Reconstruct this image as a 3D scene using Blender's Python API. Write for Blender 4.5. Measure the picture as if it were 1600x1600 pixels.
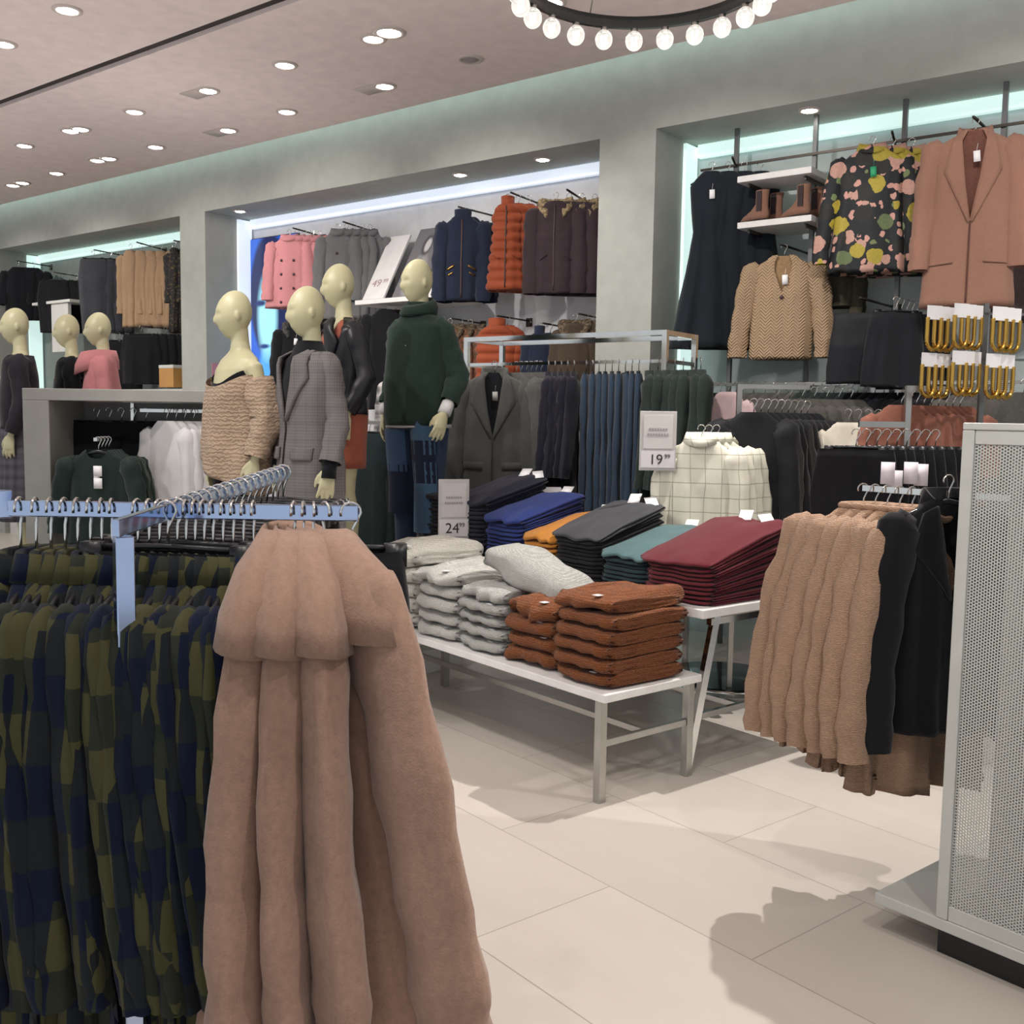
import bpy, bmesh, math, random
from mathutils import Vector, Matrix, noise
PI = math.pi
random.seed(7)
sc = bpy.context.scene
COL = sc.collection
for o in list(bpy.data.objects):
    bpy.data.objects.remove(o)

# ------------------------------------------------------------------ camera
F, CX, CY, H = 1600.0, 800.0, 800.0, 1.6
YAW, PITCH, ROLL = math.radians(38), math.radians(5.36), 0.015
f0 = Vector((-math.sin(YAW), math.cos(YAW), 0))          # horizontal forward
r0 = Vector((math.cos(YAW), math.sin(YAW), 0))
fw = (f0 * math.cos(PITCH) - Vector((0, 0, 1)) * math.sin(PITCH)).normalized()
u0 = r0.cross(fw).normalized()
rt = r0 * math.cos(ROLL) + u0 * math.sin(ROLL)
up = -r0 * math.sin(ROLL) + u0 * math.cos(ROLL)
CAM = Vector((0, 0, H))
cam_data = bpy.data.cameras.new('camera')
cam = bpy.data.objects.new('camera', cam_data)
COL.objects.link(cam)
cam_data.sensor_width = 36; cam_data.lens = 36 * F / 1600
cam_data.clip_start = 0.05
mt = Matrix((rt, up, -fw)).transposed().to_4x4()
mt.translation = CAM
cam.matrix_world = mt
sc.camera = cam

# ------------------------------------------------------------------ world, exposure
sc.view_settings.view_transform = 'Standard'
sc.view_settings.look = 'None'
sc.view_settings.gamma = 1
sc.view_settings.use_curve_mapping = False
sc.view_settings.exposure = 0.0
w = bpy.data.worlds.new('world'); sc.world = w; w.use_nodes = True
w.node_tree.nodes['Background'].inputs[0].default_value = (0.92, 0.96, 1.0, 1)
w.node_tree.nodes['Background'].inputs[1].default_value = .72

def ray(px, py):
    return fw + rt * ((px - CX) / F) - up * ((py - CY) / F)
def at_z(px, py, z):
    d = ray(px, py); return CAM + d * ((z - H) / d.z)
def at_y(px, py, Y):
    d = ray(px, py); return CAM + d * (Y / d.y)
def at_d(px, py, D):
    d = ray(px, py); return CAM + d * (D / d.dot(f0))
UL = Vector((-math.sin(math.radians(77)), math.cos(math.radians(77)), 0))   # the aisle direction of tables and gondolas
UR = -UL
VV = Vector((UR.y * -1, UR.x, 0))      # away from the camera, square to UR
AU = math.atan2(UR.y, UR.x)
CEIL = 4.02; WALL = 6.3; BACK = 6.88; OPEN_TOP = 3.58

def spot(name, loc, energy, angle=100, blend=.5, size=.05, col=(1, .93, .84), aim=None):
    l = bpy.data.lights.new(name, 'SPOT'); l.energy = energy; l.spot_size = math.radians(angle)
    l.spot_blend = blend; l.shadow_soft_size = size; l.color = col
    o = bpy.data.objects.new(name, l); o.location = loc; COL.objects.link(o)
    d = Vector(aim) - Vector(loc) if aim else Vector((0, 0, -1))
    o.rotation_euler = d.to_track_quat('-Z', 'Y').to_euler()
    return o
# accent beams of the ceiling downlights (their fittings are built with the ceiling)
WC = (1, .955, .90)
def beam(x, y, aim, e, ang=70, size=.04): spot('downlight_beam', (x, y, CEIL - .05), e, ang, .5, size, WC, aim)
# key beams whose shadows show on the floor
beam(1.6, 4.6, (.35, 3.2, .9), 380, 62, .03)
beam(-1.9, 5.0, (-2.0, 3.4, .4), 480, 66, .03)
beam(-.6, 0.6, (-.7, 3.3, .5), 60); beam(-2.3, .4, (-2.2, 3.0, .6), 60)
beam(.6, 1.4, (.2, 2.6, 0), 120, 90); beam(-1.2, 1.0, (-.9, 2.2, 0), 120, 90)
for x, y, aim, e in ((-3.0, 3.9, (-3.4, 6.6, 1.6), 140), (-1.0, 4.0, (-1.2, 6.6, 1.7), 130), (.6, 4.2, (-.1, 6.6, 1.7), 130), (-5.0, 3.9, (-5.2, 6.6, 1.8), 150), (-7.0, 3.6, (-7.2, 6.6, 1.8), 150),
                     (-4.6, 2.0, (-4.0, 3.9, 1.5), 120), (-3.4, 1.6, (-4.2, 4.2, 1.8), 120), (-8.6, 3.6, (-8.8, 6.6, 1.6), 150), (-10.6, 3.8, (-10.8, 6.6, 1.6), 150), (-12.4, 3.8, (-12.4, 6.6, 1.6), 150), (-6.4, 2.0, (-6.4, 4.6, 1.2), 150)):
    beam(x, y, aim, e, 75, .05)
# soft upward fill lights without fittings, added to brighten the ceiling
for x, y in ((-.2, 2.4), (-2.2, 1.2), (-2.2, 4.4), (-4.6, 3.0), (-7.0, 2.2), (-7.0, 4.6), (-9.6, 3.4), (-12.2, 3.6), (-4.8, .6), (-.4, 5.0)):
    spot('added_ceiling_fill', (x, y, 2.35), 42, 172, 1, .5, (1, .93, .90), aim=(x, y, 4))

# ------------------------------------------------------------------ materials
def lin(c):
    if isinstance(c, str):
        c = [int(c[i:i + 2], 16) for i in (0, 2, 4)]
    return tuple(((x / 255) / 12.92 if x <= 10 else ((x / 255 + .055) / 1.055) ** 2.4) for x in c) + (1,)
MATS = {}
class N:
    def __init__(s, name):
        s.m = bpy.data.materials.new(name); s.m.use_nodes = True
        s.t = s.m.node_tree; s.n = s.t.nodes; s.b = s.n['Principled BSDF']; s.out = s.n['Material Output']
    def new(s, typ, **kw):
        n = s.n.new('ShaderNode' + typ)
        for k, v in kw.items(): setattr(n, k, v)
        return n
    def link(s, a, b): s.t.links.new(a, b)
    def math(s, op, a, b=None, c=None):
        n = s.new('Math', operation=op)
        for i, x in enumerate((a, b, c)):
            if x is None: continue
            if hasattr(x, 'links'): s.link(x, n.inputs[i])
            else: n.inputs[i].default_value = x
        return n.outputs[0]
    def obj(s): return s.new('TexCoord').outputs['Object']
    def sep(s, v):
        n = s.new('SeparateXYZ'); s.link(v, n.inputs[0]); return n.outputs
    def noise(s, vec, scale, detail=2, rough=.5, dist=0):
        n = s.new('TexNoise'); s.link(vec, n.inputs['Vector']); n.inputs['Scale'].default_value = scale
        n.inputs['Detail'].default_value = detail; n.inputs['Roughness'].default_value = rough
        n.inputs['Distortion'].default_value = dist
        return n.outputs['Fac']
    def mix(s, fac, a, b):
        n = s.new('Mix', data_type='RGBA')
        for x, i in ((fac, 0), (a, 6), (b, 7)):
            if hasattr(x, 'links'): s.link(x, n.inputs[i])
            else: n.inputs[i].default_value = x
        return n.outputs[2]
    def ramp(s, fac, stops, interp='LINEAR'):
        n = s.new('ValToRGB'); s.link(fac, n.inputs[0]); n.color_ramp.interpolation = interp
        el = n.color_ramp.elements
        while len(el) < len(stops): el.new(.5)
        for e, (p, c) in zip(el, stops): e.position = p; e.color = c
        return n.outputs[0]
    def bump(s, h, strength=.3, dist=.005):
        n = s.new('Bump'); n.inputs['Strength'].default_value = strength; n.inputs['Distance'].default_value = dist
        s.link(h, n.inputs['Height']); s.link(n.outputs[0], s.b.inputs['Normal'])
    def base(s, c):
        if hasattr(c, 'links'): s.link(c, s.b.inputs['Base Color'])
        else: s.b.inputs['Base Color'].default_value = c
    def set(s, **kw):
        for k, v in kw.items(): s.b.inputs[k.replace('_', ' ')].default_value = v
        return s
    def done(s): return s.m
def vary(c, k): return tuple(min(1, x * k) for x in c[:3]) + (1,)
def fabric(name, col, var=.25, scale=60, rough=.92, bump=.25, spec=.15, sheen=.15, bs=350):
    if name in MATS: return MATS[name]
    g = N(name); c = lin(col); v = g.obj()
    f = g.noise(v, scale, 4, .65)
    big = g.noise(v, 5, 2)
    f2 = g.math('ADD', g.math('MULTIPLY', f, .6), g.math('MULTIPLY', big, .4))
    g.base(g.ramp(f2, [(.3, vary(c, 1 - var)), (.7, vary(c, 1 + var))]))
    g.set(Roughness=rough); g.b.inputs['Specular IOR Level'].default_value = spec
    g.b.inputs['Sheen Weight'].default_value = sheen
    g.bump(g.noise(v, bs, 2), bump, .002)
    MATS[name] = g.m; return g.m
def plain(name, col, rough=.5, metal=0, spec=.5, bump=0):
    if name in MATS: return MATS[name]
    g = N(name); c = lin(col); v = g.obj()
    f = g.noise(v, 9, 3)
    g.base(g.ramp(f, [(.3, vary(c, .94)), (.7, vary(c, 1.05))]))
    g.set(Roughness=rough, Metallic=metal); g.b.inputs['Specular IOR Level'].default_value = spec
    if bump: g.bump(g.noise(v, 200, 2), bump, .001)
    MATS[name] = g.m; return g.m
def knit(name, col, scale=90, cable=False, bump=.9, var=.3):
    if name in MATS: return MATS[name]
    g = N(name); c = lin(col); v = g.obj()
    wv = g.new('TexWave', wave_type='BANDS', bands_direction='Z' if not cable else 'DIAGONAL')
    g.link(v, wv.inputs['Vector']); wv.inputs['Scale'].default_value = scale
    wv.inputs['Distortion'].default_value = 6 if not cable else 3; wv.inputs['Detail'].default_value = 2
    wv.inputs['Detail Scale'].default_value = 3
    f = g.noise(v, 40, 4, .7)
    h = g.math('ADD', g.math('MULTIPLY', wv.outputs['Fac'], .6), g.math('MULTIPLY', f, .5))
    g.base(g.ramp(h, [(.2, vary(c, 1 - var)), (.75, vary(c, 1.08))]))
    g.set(Roughness=.95); g.b.inputs['Specular IOR Level'].default_value = .1; g.b.inputs['Sheen Weight'].default_value = .15
    g.bump(h, bump, .006)
    MATS[name] = g.m; return g.m
def chevron(name, col):
    """cable knit: herringbone columns"""
    if name in MATS: return MATS[name]
    g = N(name); c = lin(col); x, y, z = g.sep(g.obj())
    px = g.math('PINGPONG', g.math('ADD', x, 10), .035)
    ph = g.math('SINE', g.math('MULTIPLY', g.math('ADD', z, px), 300))
    h = g.math('ADD', g.math('MULTIPLY', ph, .5), .5)
    g.base(g.ramp(h, [(.1, vary(c, .72)), (.7, vary(c, 1.05))]))
    g.set(Roughness=.95); g.b.inputs['Specular IOR Level'].default_value = .1
    g.bump(h, .8, .006)
    MATS[name] = g.m; return g.m
def plaid_olive(name='plaid_flannel'):
    if name in MATS: return MATS[name]
    g = N(name); x, y, z = g.sep(g.obj()); rnd = g.new('ObjectInfo').outputs['Random']
    z = g.math('ADD', z, g.math('MULTIPLY', rnd, .35)); x = g.math('ADD', x, rnd)
    u = g.math('ADD', g.math('MULTIPLY', x, 8.0), g.math('MULTIPLY', y, 11.0))
    a = g.math('GREATER_THAN', g.math('FRACT', g.math('ADD', u, 50)), .5)
    b = g.math('GREATER_THAN', g.math('FRACT', g.math('ADD', g.math('MULTIPLY', z, 5.6), 50)), .5)
    s1 = g.mix(a, lin('1c2234'), lin('4a4a22'))
    s2 = g.mix(a, lin('22263a'), lin('6a6630'))
    c = g.mix(b, g.mix(a, lin('131a2e'), lin('2b2f26')), g.mix(a, lin('1f2326'), lin('47462d')))
    g.base(c); g.set(Roughness=.95); g.b.inputs['Specular IOR Level'].default_value = .1
    g.b.inputs['Sheen Weight'].default_value = .1
    g.bump(g.noise(g.obj(), 300, 2), .25, .002)
    MATS[name] = g.m; return g.m
def windowpane(name='windowpane_cotton'):
    if name in MATS: return MATS[name]
    g = N(name); x, y, z = g.sep(g.obj())
    a = g.math('LESS_THAN', g.math('FRACT', g.math('ADD', g.math('MULTIPLY', g.math('ADD', x, y), 12.), 50)), .045)
    b = g.math('LESS_THAN', g.math('FRACT', g.math('ADD', g.math('MULTIPLY', z, 13.), 50)), .06)
    g.base(g.mix(g.math('MAXIMUM', a, b), lin('dedccc'), lin('a8a696')))
    g.set(Roughness=.9); MATS[name] = g.m; return g.m
def check(name, ca, cb, s=120):
    if name in MATS: return MATS[name]
    g = N(name); x, y, z = g.sep(g.obj())
    a = g.math('SINE', g.math('MULTIPLY', g.math('ADD', x, y), s)); b = g.math('SINE', g.math('MULTIPLY', z, s))
    a2 = g.math('GREATER_THAN', g.math('SINE', g.math('MULTIPLY', g.math('ADD', x, y), 75)), .8)
    b2 = g.math('GREATER_THAN', g.math('SINE', g.math('MULTIPLY', z, 75)), .8)
    f = g.math('ADD', g.math('MULTIPLY', g.math('ADD', a, b), .2), .5)
    f = g.math('SUBTRACT', f, g.math('MULTIPLY', g.math('ADD', a2, b2), .18))
    g.base(g.mix(f, lin(ca), lin(cb))); g.set(Roughness=.93); g.b.inputs['Specular IOR Level'].default_value = .12
    g.bump(g.noise(g.obj(), 350, 2), .25, .002)
    MATS[name] = g.m; return g.m
def floral(name='floral_crepe'):
    if name in MATS: return MATS[name]
    g = N(name); v = g.obj()
    nz = g.new('TexNoise'); g.link(v, nz.inputs['Vector']); nz.inputs['Scale'].default_value = 22
    add = g.new('VectorMath', operation='MULTIPLY_ADD'); g.link(nz.outputs['Color'], add.inputs[0])
    add.inputs[1].default_value = (.035, .035, .035); g.link(v, add.inputs[2])
    vo = g.new('TexVoronoi'); g.link(add.outputs[0], vo.inputs['Vector']); vo.inputs['Scale'].default_value = 9.0
    r = g.sep(vo.outputs['Color'])[0]
    cc = g.ramp(r, [(0, lin('cfa092')), (.48, lin('b8a63c')), (.74, lin('12161c')), (.95, lin('66764e'))], 'CONSTANT')
    pet = g.noise(v, 80, 3); cc = g.mix(g.math('MULTIPLY', pet, .45), cc, lin('3a3522'))
    m = g.math('LESS_THAN', vo.outputs['Distance'], .50)
    v2 = g.new('TexVoronoi'); g.link(add.outputs[0], v2.inputs['Vector']); v2.inputs['Scale'].default_value = 20
    c2 = g.ramp(g.sep(v2.outputs['Color'])[1], [(0, lin('c49488')), (.3, lin('6d7c50')), (.5, lin('12161c'))], 'CONSTANT')
    base_ = g.mix(g.math('LESS_THAN', v2.outputs['Distance'], .42), lin('12161c'), c2)
    g.base(g.mix(m, base_, cc)); g.set(Roughness=.7)
    MATS[name] = g.m; return g.m
def fleck(name, c1, c2, scale=25, lo=.45, hi=.55, rough=.9):
    if name in MATS: return MATS[name]
    g = N(name); f = g.noise(g.obj(), scale, 4, .6)
    g.base(g.ramp(f, [(lo, lin(c1)), (hi, lin(c2))])); g.set(Roughness=rough); MATS[name] = g.m; return g.m
def emit(name, col, s):
    if name in MATS: return MATS[name]
    g = N(name); g.base(lin(col)); g.b.inputs['Emission Color'].default_value = lin(col); g.b.inputs['Emission Strength'].default_value = s
    g.set(Roughness=.4); MATS[name] = g.m; return g.m
def perforated():
    g = N('perforated_steel'); x, y, z = g.sep(g.obj())
    def d(off):
        a = g.math('SUBTRACT', g.math('FRACT', g.math('ADD', g.math('MULTIPLY', x, 62), 50 + off)), .5)
        b = g.math('SUBTRACT', g.math('FRACT', g.math('ADD', g.math('MULTIPLY', z, 108), 50 + off)), .5)
        a = g.math('MULTIPLY', a, 1.74)
        return g.math('SQRT', g.math('ADD', g.math('MULTIPLY', a, a), g.math('MULTIPLY', b, b)))
    m = g.math('LESS_THAN', g.math('MINIMUM', d(0), d(.5)), .34)
    g.base(lin('b9bbb6')); g.set(Roughness=.45)
    tr = g.new('BsdfTransparent'); mx = g.new('MixShader')
    g.link(m, mx.inputs[0]); g.link(g.b.outputs[0], mx.inputs[1]); g.link(tr.outputs[0], mx.inputs[2])
    g.link(mx.outputs[0], g.out.inputs['Surface']); return g.m
def glass_bulb():
    g = N('bulb_glass'); g.base((1, 1, 1, 1)); g.set(Roughness=.03); g.b.inputs['Transmission Weight'].default_value = 1
    g.b.inputs['IOR'].default_value = 1.12
    g.b.inputs['Emission Color'].default_value = (1, .95, .88, 1); g.b.inputs['Emission Strength'].default_value = .35
    return g.m
CHROME = plain('polished_chrome', 'd8d8d6', .12, 1)
STEEL = plain('brushed_steel', 'b5b4b0', .32, 1)
WHITE = plain('white_laminate', 'e2e0de', .45)
WPAINT = plain('white_paint', 'c9c9c4', .6)
BLACKP = plain('black_plastic', '17181c', .35)
TAGW = plain('white_card', 'f2f1f3', .7)
MANN = plain('cream_mannequin_gloss', 'cdc8a2', .38, 0, .5)
BROWNM = plain('dark_bronze_metal', '55504c', .35, 1)

# ------------------------------------------------------------------ mesh tools
def sp(v, p): return math.copysign(abs(v) ** p, v)
def sm(t): t = max(0, min(1, t)); return t * t * (3 - 2 * t)
class MB:
    def __init__(s): s.v = []; s.f = []
    def loft(s, rings, closed=True, cap0=False, cap1=False):
        b = len(s.v); n = len(rings[0])
        for r in rings: s.v += [tuple(p) for p in r]
        m = n if closed else n - 1
        for i in range(len(rings) - 1):
            for j in range(m):
                k = (j + 1) % n
                s.f.append((b + i * n + j, b + i * n + k, b + (i + 1) * n + k, b + (i + 1) * n + j))
        if cap0: s.f.append(tuple(b + j for j in range(n))[::-1])
        if cap1: s.f.append(tuple(b + (len(rings) - 1) * n + j for j in range(n)))
        return s
    def box(s, lo, hi, mat=None):
        b = len(s.v)
        for z in (lo[2], hi[2]):
            for x, y in ((lo[0], lo[1]), (hi[0], lo[1]), (hi[0], hi[1]), (lo[0], hi[1])):
                p = Vector((x, y, z)); s.v.append(tuple(mat @ p if mat else p))
        for f in ((3, 2, 1, 0), (4, 5, 6, 7), (0, 1, 5, 4), (1, 2, 6, 5), (2, 3, 7, 6), (3, 0, 4, 7)):
            s.f.append(tuple(b + i for i in f))
        return s
    def obox(s, o, ax, ay, lx, ly, z0, z1):
        """box from origin corner o along unit axes ax, ay"""
        b = len(s.v)
        for z in (z0, z1):
            for i, j in ((0, 0), (1, 0), (1, 1), (0, 1)):
                p = Vector((o.x, o.y, 0)) + ax * lx * i + ay * ly * j; s.v.append((p.x, p.y, z))
        for f in ((3, 2, 1, 0), (4, 5, 6, 7), (0, 1, 5, 4), (1, 2, 6, 5), (2, 3, 7, 6), (3, 0, 4, 7)):
            s.f.append(tuple(b + i for i in f))
        return s
    def tube(s, pts, r, n=8, flat=1, cap=True, wob=0, seed=0, ref=None, open_end=False, lobe=0):
        pts = [Vector(p) for p in pts]; R = r if isinstance(r, (list, tuple)) else [r] * len(pts)
        rings = []; prev = None
        for i, p in enumerate(pts):
            t = (pts[min(i + 1, len(pts) - 1)] - pts[max(i - 1, 0)]).normalized()
            if prev is None:
                a = Vector(ref) if ref else (Vector((0, 0, 1)) if abs(t.z) < .9 else Vector((1, 0, 0)))
                x = (a - t * a.dot(t)).normalized()
            else: x = (prev - t * prev.dot(t)).normalized()
            prev = x; y = t.cross(x)
            ring = []
            for k in range(n):
                a = 2 * PI * k / n
                w_ = 1 + (wob * noise.noise(Vector((math.cos(a) * 1.5 + seed, math.sin(a) * 1.5, i * .35))) if wob else 0) + (lobe * (min(1, i / 5)) * (math.sin(3 * a + seed + .22 * i) + .6 * math.sin(5 * a + seed * 2 - .15 * i)) if lobe else 0)
                ring.append(p + x * math.cos(a) * R[i] * w_ + y * math.sin(a) * R[i] * flat * w_)
            rings.append(ring)
        return s.loft(rings, True, cap, cap and not open_end)
    def bar(s, a, b, w_, h_):
        """rectangular bar between two points; w_ sideways, h_ vertical-ish"""
        a = Vector(a); b = Vector(b); t = (b - a).normalized()
        ref = Vector((0, 0, 1)) if abs(t.z) < .95 else UR
        x = t.cross(ref).normalized(); y = x.cross(t)
        q = [(-1, -1), (1, -1), (1, 1), (-1, 1)]
        return s.loft([[p + x * i * w_ / 2 + y * j * h_ / 2 for i, j in q] for p in (a, b)], True, True, True)
    def ball(s, c, rx, ry=None, rz=None, n=10, m=8):
        ry = ry or rx; rz = rz or rx; c = Vector(c); rings = []
        for i in range(m + 1):
            t = PI * max(.02, min(.98, i / m)); rings.append([c + Vector((rx * math.sin(t) * math.cos(2 * PI * k / n), ry * math.sin(t) * math.sin(2 * PI * k / n), -rz * math.cos(t))) for k in range(n)])
        return s.loft(rings, True, True, True)
    def build(s, name, mat, parent=None, smooth=True, bev=0, loc=None):
        me = bpy.data.meshes.new(name); me.from_pydata(s.v, [], s.f); me.validate()
        bm = bmesh.new(); bm.from_mesh(me); bmesh.ops.recalc_face_normals(bm, faces=bm.faces); bm.to_mesh(me); bm.free()
        me.materials.append(mat)
        if smooth: me.polygons.foreach_set('use_smooth', [True] * len(me.polygons))
        o = bpy.data.objects.new(name, me); COL.objects.link(o)
        if parent: o.parent = parent
        if loc is not None: o.location = loc
        if bev:
            b = o.modifiers.new('bevel', 'BEVEL'); b.width = bev; b.segments = 2; b.limit_method = 'ANGLE'
        return o
def tag(o, label=None, cat=None, group=None, kind=None):
    if label: o['label'] = label
    if cat: o['category'] = cat
    if group: o['group'] = group
    if kind: o['kind'] = kind
    return o
def thing(name, label, cat, loc=(0, 0, 0), rz=0, group=None):
    o = bpy.data.objects.new(name, None); COL.objects.link(o); o.empty_display_size = .1
    o.location = loc; o.rotation_euler = (0, 0, rz); return tag(o, label, cat, group)
KIDS = {}
def copy_tree(o, parent=None):
    c = o.copy(); COL.objects.link(c); c.parent = parent
    if parent: c.matrix_parent_inverse = Matrix()
    for ch in [x for x in ALLCH(o)]: copy_tree(ch, c)
    return c
def ALLCH(o): return o.children
def struct(name, mb, mat, **kw):
    return tag(mb.build(name, mat, **kw), kind='structure')

# ------------------------------------------------------------------ room shell
def floor_mat():
    g = N('limestone_tile'); v = g.new('TexCoord').outputs['Object']
    mp = g.new('Mapping'); g.link(v, mp.inputs[0]); mp.inputs['Rotation'].default_value = (0, 0, -AU)
    br = g.new('TexBrick'); g.link(mp.outputs[0], br.inputs['Vector']); br.inputs['Scale'].default_value = 1
    br.inputs['Brick Width'].default_value = 1.2; br.inputs['Row Height'].default_value = .6
    br.inputs['Mortar Size'].default_value = .0025; br.offset = .5
    br.inputs['Color1'].default_value = lin('d0c8c0'); br.inputs['Color2'].default_value = lin('c6beb6'); br.inputs['Mortar'].default_value = lin('a09890')
    st = g.new('Mapping'); g.link(mp.outputs[0], st.inputs[0]); st.inputs['Rotation'].default_value = (0, 0, .9); st.inputs['Scale'].default_value = (.6, 3, 1)
    f = g.noise(st.outputs[0], 1.6, 6, .55, .6)
    c = g.mix(g.math('MULTIPLY', f, .35), br.outputs['Color'], lin('a89c90'))
    g.base(c); g.link(g.math('ADD', g.math('MULTIPLY', f, .2), .25), g.b.inputs['Roughness'])
    g.b.inputs['Specular IOR Level'].default_value = .45
    return g.m
struct('floor', MB().box((-19, -1.4, -.1), (5.2, 9, 0)), floor_mat(), smooth=False)
ceil_m = plain('ceiling_plaster', 'd9cbc7', .9)
wall_m = plain('wall_plaster', 'a4a6a0', .85)
EDGE = 6.06
# ceiling in two fields with the dark slot between them
slot_a = at_z(0, 165, CEIL); slot_b = at_z(440, 0, CEIL); sy = (slot_a.y + slot_b.y) / 2
struct('ceiling', MB().box((-19, sy + .05, CEIL), (7, EDGE, CEIL + .12)).box((-19, -2.5, CEIL), (7, sy - .05, CEIL + .12)), ceil_m, smooth=False)
struct('trim_1', MB().box((-19, sy - .05, CEIL + .03), (7, sy + .05, CEIL + .12)), plain('slot_black', '2a2422', .8), smooth=False)
# wall facade with three deep openings
x2l = at_y(320, 338, WALL).x; x2r = at_y(937, 238, WALL).x; x3l = at_y(1025, 215, WALL).x; x1r = at_y(281, 350, WALL).x
x1l = at_y(-6, 390, WALL).x
fac = MB()
fac.box((-19, WALL, OPEN_TOP), (7, BACK + .25, 4.75))
for a, b in ((-19, x1l), (x1r, x2l), (x2r, x3l), (5.2, 7)):
    fac.box((a, WALL, 0), (b, BACK + .25, OPEN_TOP))
struct('wall_back', fac, wall_m, smooth=False)
back_m = plain('recess_panel_pale', 'bcc6c6', .6)
for nm, a, b, m in (('wall_recess_left', x1l, x1r, plain('recess_grey', '7d8380', .6)), ('wall_recess_middle', x2l, x2r, plain('recess_white', 'c3c4c8', .6)), ('wall_recess_right', x3l, 5.2, back_m)):
    struct(nm, MB().box((a, BACK, 0), (b, BACK + .1, OPEN_TOP)), m, smooth=False)
# cove light above the ceiling edge
tag(MB().box((-19, EDGE - .10, CEIL + .14), (7, EDGE - .02, CEIL + .17)).build('trim_2', emit('cove_strip', 'd2f0ea', 8), None, False), kind='structure')
struct('ceiling_upper', MB().box((-19, 5.2, 4.75), (7, 7.2, 4.85)), ceil_m, smooth=False)
# light slots of the openings
strip = emit('recess_light_strip', 'dcf8f2', .72)
stripw = emit('recess_light_strip_white', 'e6f0ff', .62)
tn = 3
def strips(a, b, mm, vert=True, top=True):
    global tn
    if top:
        struct('trim_%d' % tn, MB().box((a + .05, BACK - .07, OPEN_TOP - .10), (b, BACK - .02, OPEN_TOP - .01)), mm, smooth=False); tn += 1
    if vert:
        struct('trim_%d' % tn, MB().box((a + .005, BACK - .20, .1), (a + .03, BACK - .03, OPEN_TOP - .02)), mm, smooth=False); tn += 1
strips(x1l, x1r, strip); strips(x2l, x2r, stripw); strips(x3l, 5.2, strip)

# downlights
dl_ring = plain('downlight_trim', 'b9aea8', .5); dl_glow = emit('downlight_glow', 'fff6ea', 30); dl_off = plain('downlight_dark', '8a8380', .5)
def downlight(p, r=.065, lens=True, box=0, z=CEIL):
    nm = 'recessed_downlight'
    t = thing(nm, None, 'ceiling light', (p.x, p.y, z))
    m = MB(); n = 20
    rr = [(r * 1.45, 0), (r * 1.42, -.008), (r * 1.05, -.012), (r, .0)]
    m.loft([[(a * math.cos(2 * PI * k / n), a * math.sin(2 * PI * k / n), h) for k in range(n)] for a, h in rr])
    if box: m.box((-box, -r * 1.3, -.006), (0, r * 1.3, .0))
    m.build('bezel', dl_ring, t)
    MB().loft([[(a * math.cos(2 * PI * k / n), a * math.sin(2 * PI * k / n), h) for k in range(n)] for a, h in ((r, -.004), (r * .6, -.016), (r * .1, -.02))], True, False, True).build('lens', dl_glow if lens else dl_off, t)
    return t
DL = [(105, 15, 1), (5, 68, 1), (445, 101, 1), (325, 141, 2), (608, 50, 1), (583, 60, 1), (735, 92, 0), (601, 134, 2), (210, 174, 1), (448, 174, 1),
      (110, 204, 1), (126, 201, 1), (356, 203, 2), (38, 227, 1), (243, 229, 1), (152, 250, 1), (170, 247, 1), (88, 270, 1), (20, 289, 1), (35, 285, 1), (862, 3, 1)]
wh = ['far left top, above the dark ceiling slot', 'cut by the left photo edge above the slot', 'alone below the right end of the dark slot', 'on a grey rectangular plate, nearer the slot',
      'brightest and right hand of the close pair left of the bulb ring', 'left hand of the close pair left of the bulb ring', 'switched off, between the bulb ring and the cove', 'on a long grey plate nearest the cove left of the unlit one',
      'single round one left of the grey plate lamp', 'single, nearest above the cove line at left of middle', 'left half of the touching pair under the slot', 'right half of the touching pair under the slot',
      'on a grey plate, lower of the two plate lamps at left', 'leftmost of the single lamps in the middle rows', 'single, left of the lower grey plate lamp', 'left half of the pair above the left cove', 'right half of the pair above the left cove',
      'small single one between two pairs near the left cove', 'left half of the lowest pair at far left', 'right half of the lowest pair at far left', 'inside the ring of bulbs']
for (px, py, k), s_ in zip(DL, wh):
    t = downlight(at_z(px, py, CEIL), .075 if (px, py) == (608, 50) else .062, k > 0, .25 if k == 2 else 0)
    t['label'] = ('recessed ceiling spotlight, ' + s_); t['group'] = 'downlights in the ceiling'
SD = [(848, 248, 'near the right end over the outerwear wall'), (375, 329, 'above the blue portrait screen'), (1265, 171, 'above the boots shelf'), (719, 272, 'above the navy jacket')]
for px, py, s_ in SD:
    t = downlight(at_z(px, py, OPEN_TOP), .05, True, 0, OPEN_TOP - .001)
    t['label'] = 'small spotlight in the alcove soffit, ' + s_; t['group'] = 'spotlights in the alcove soffits'
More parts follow.
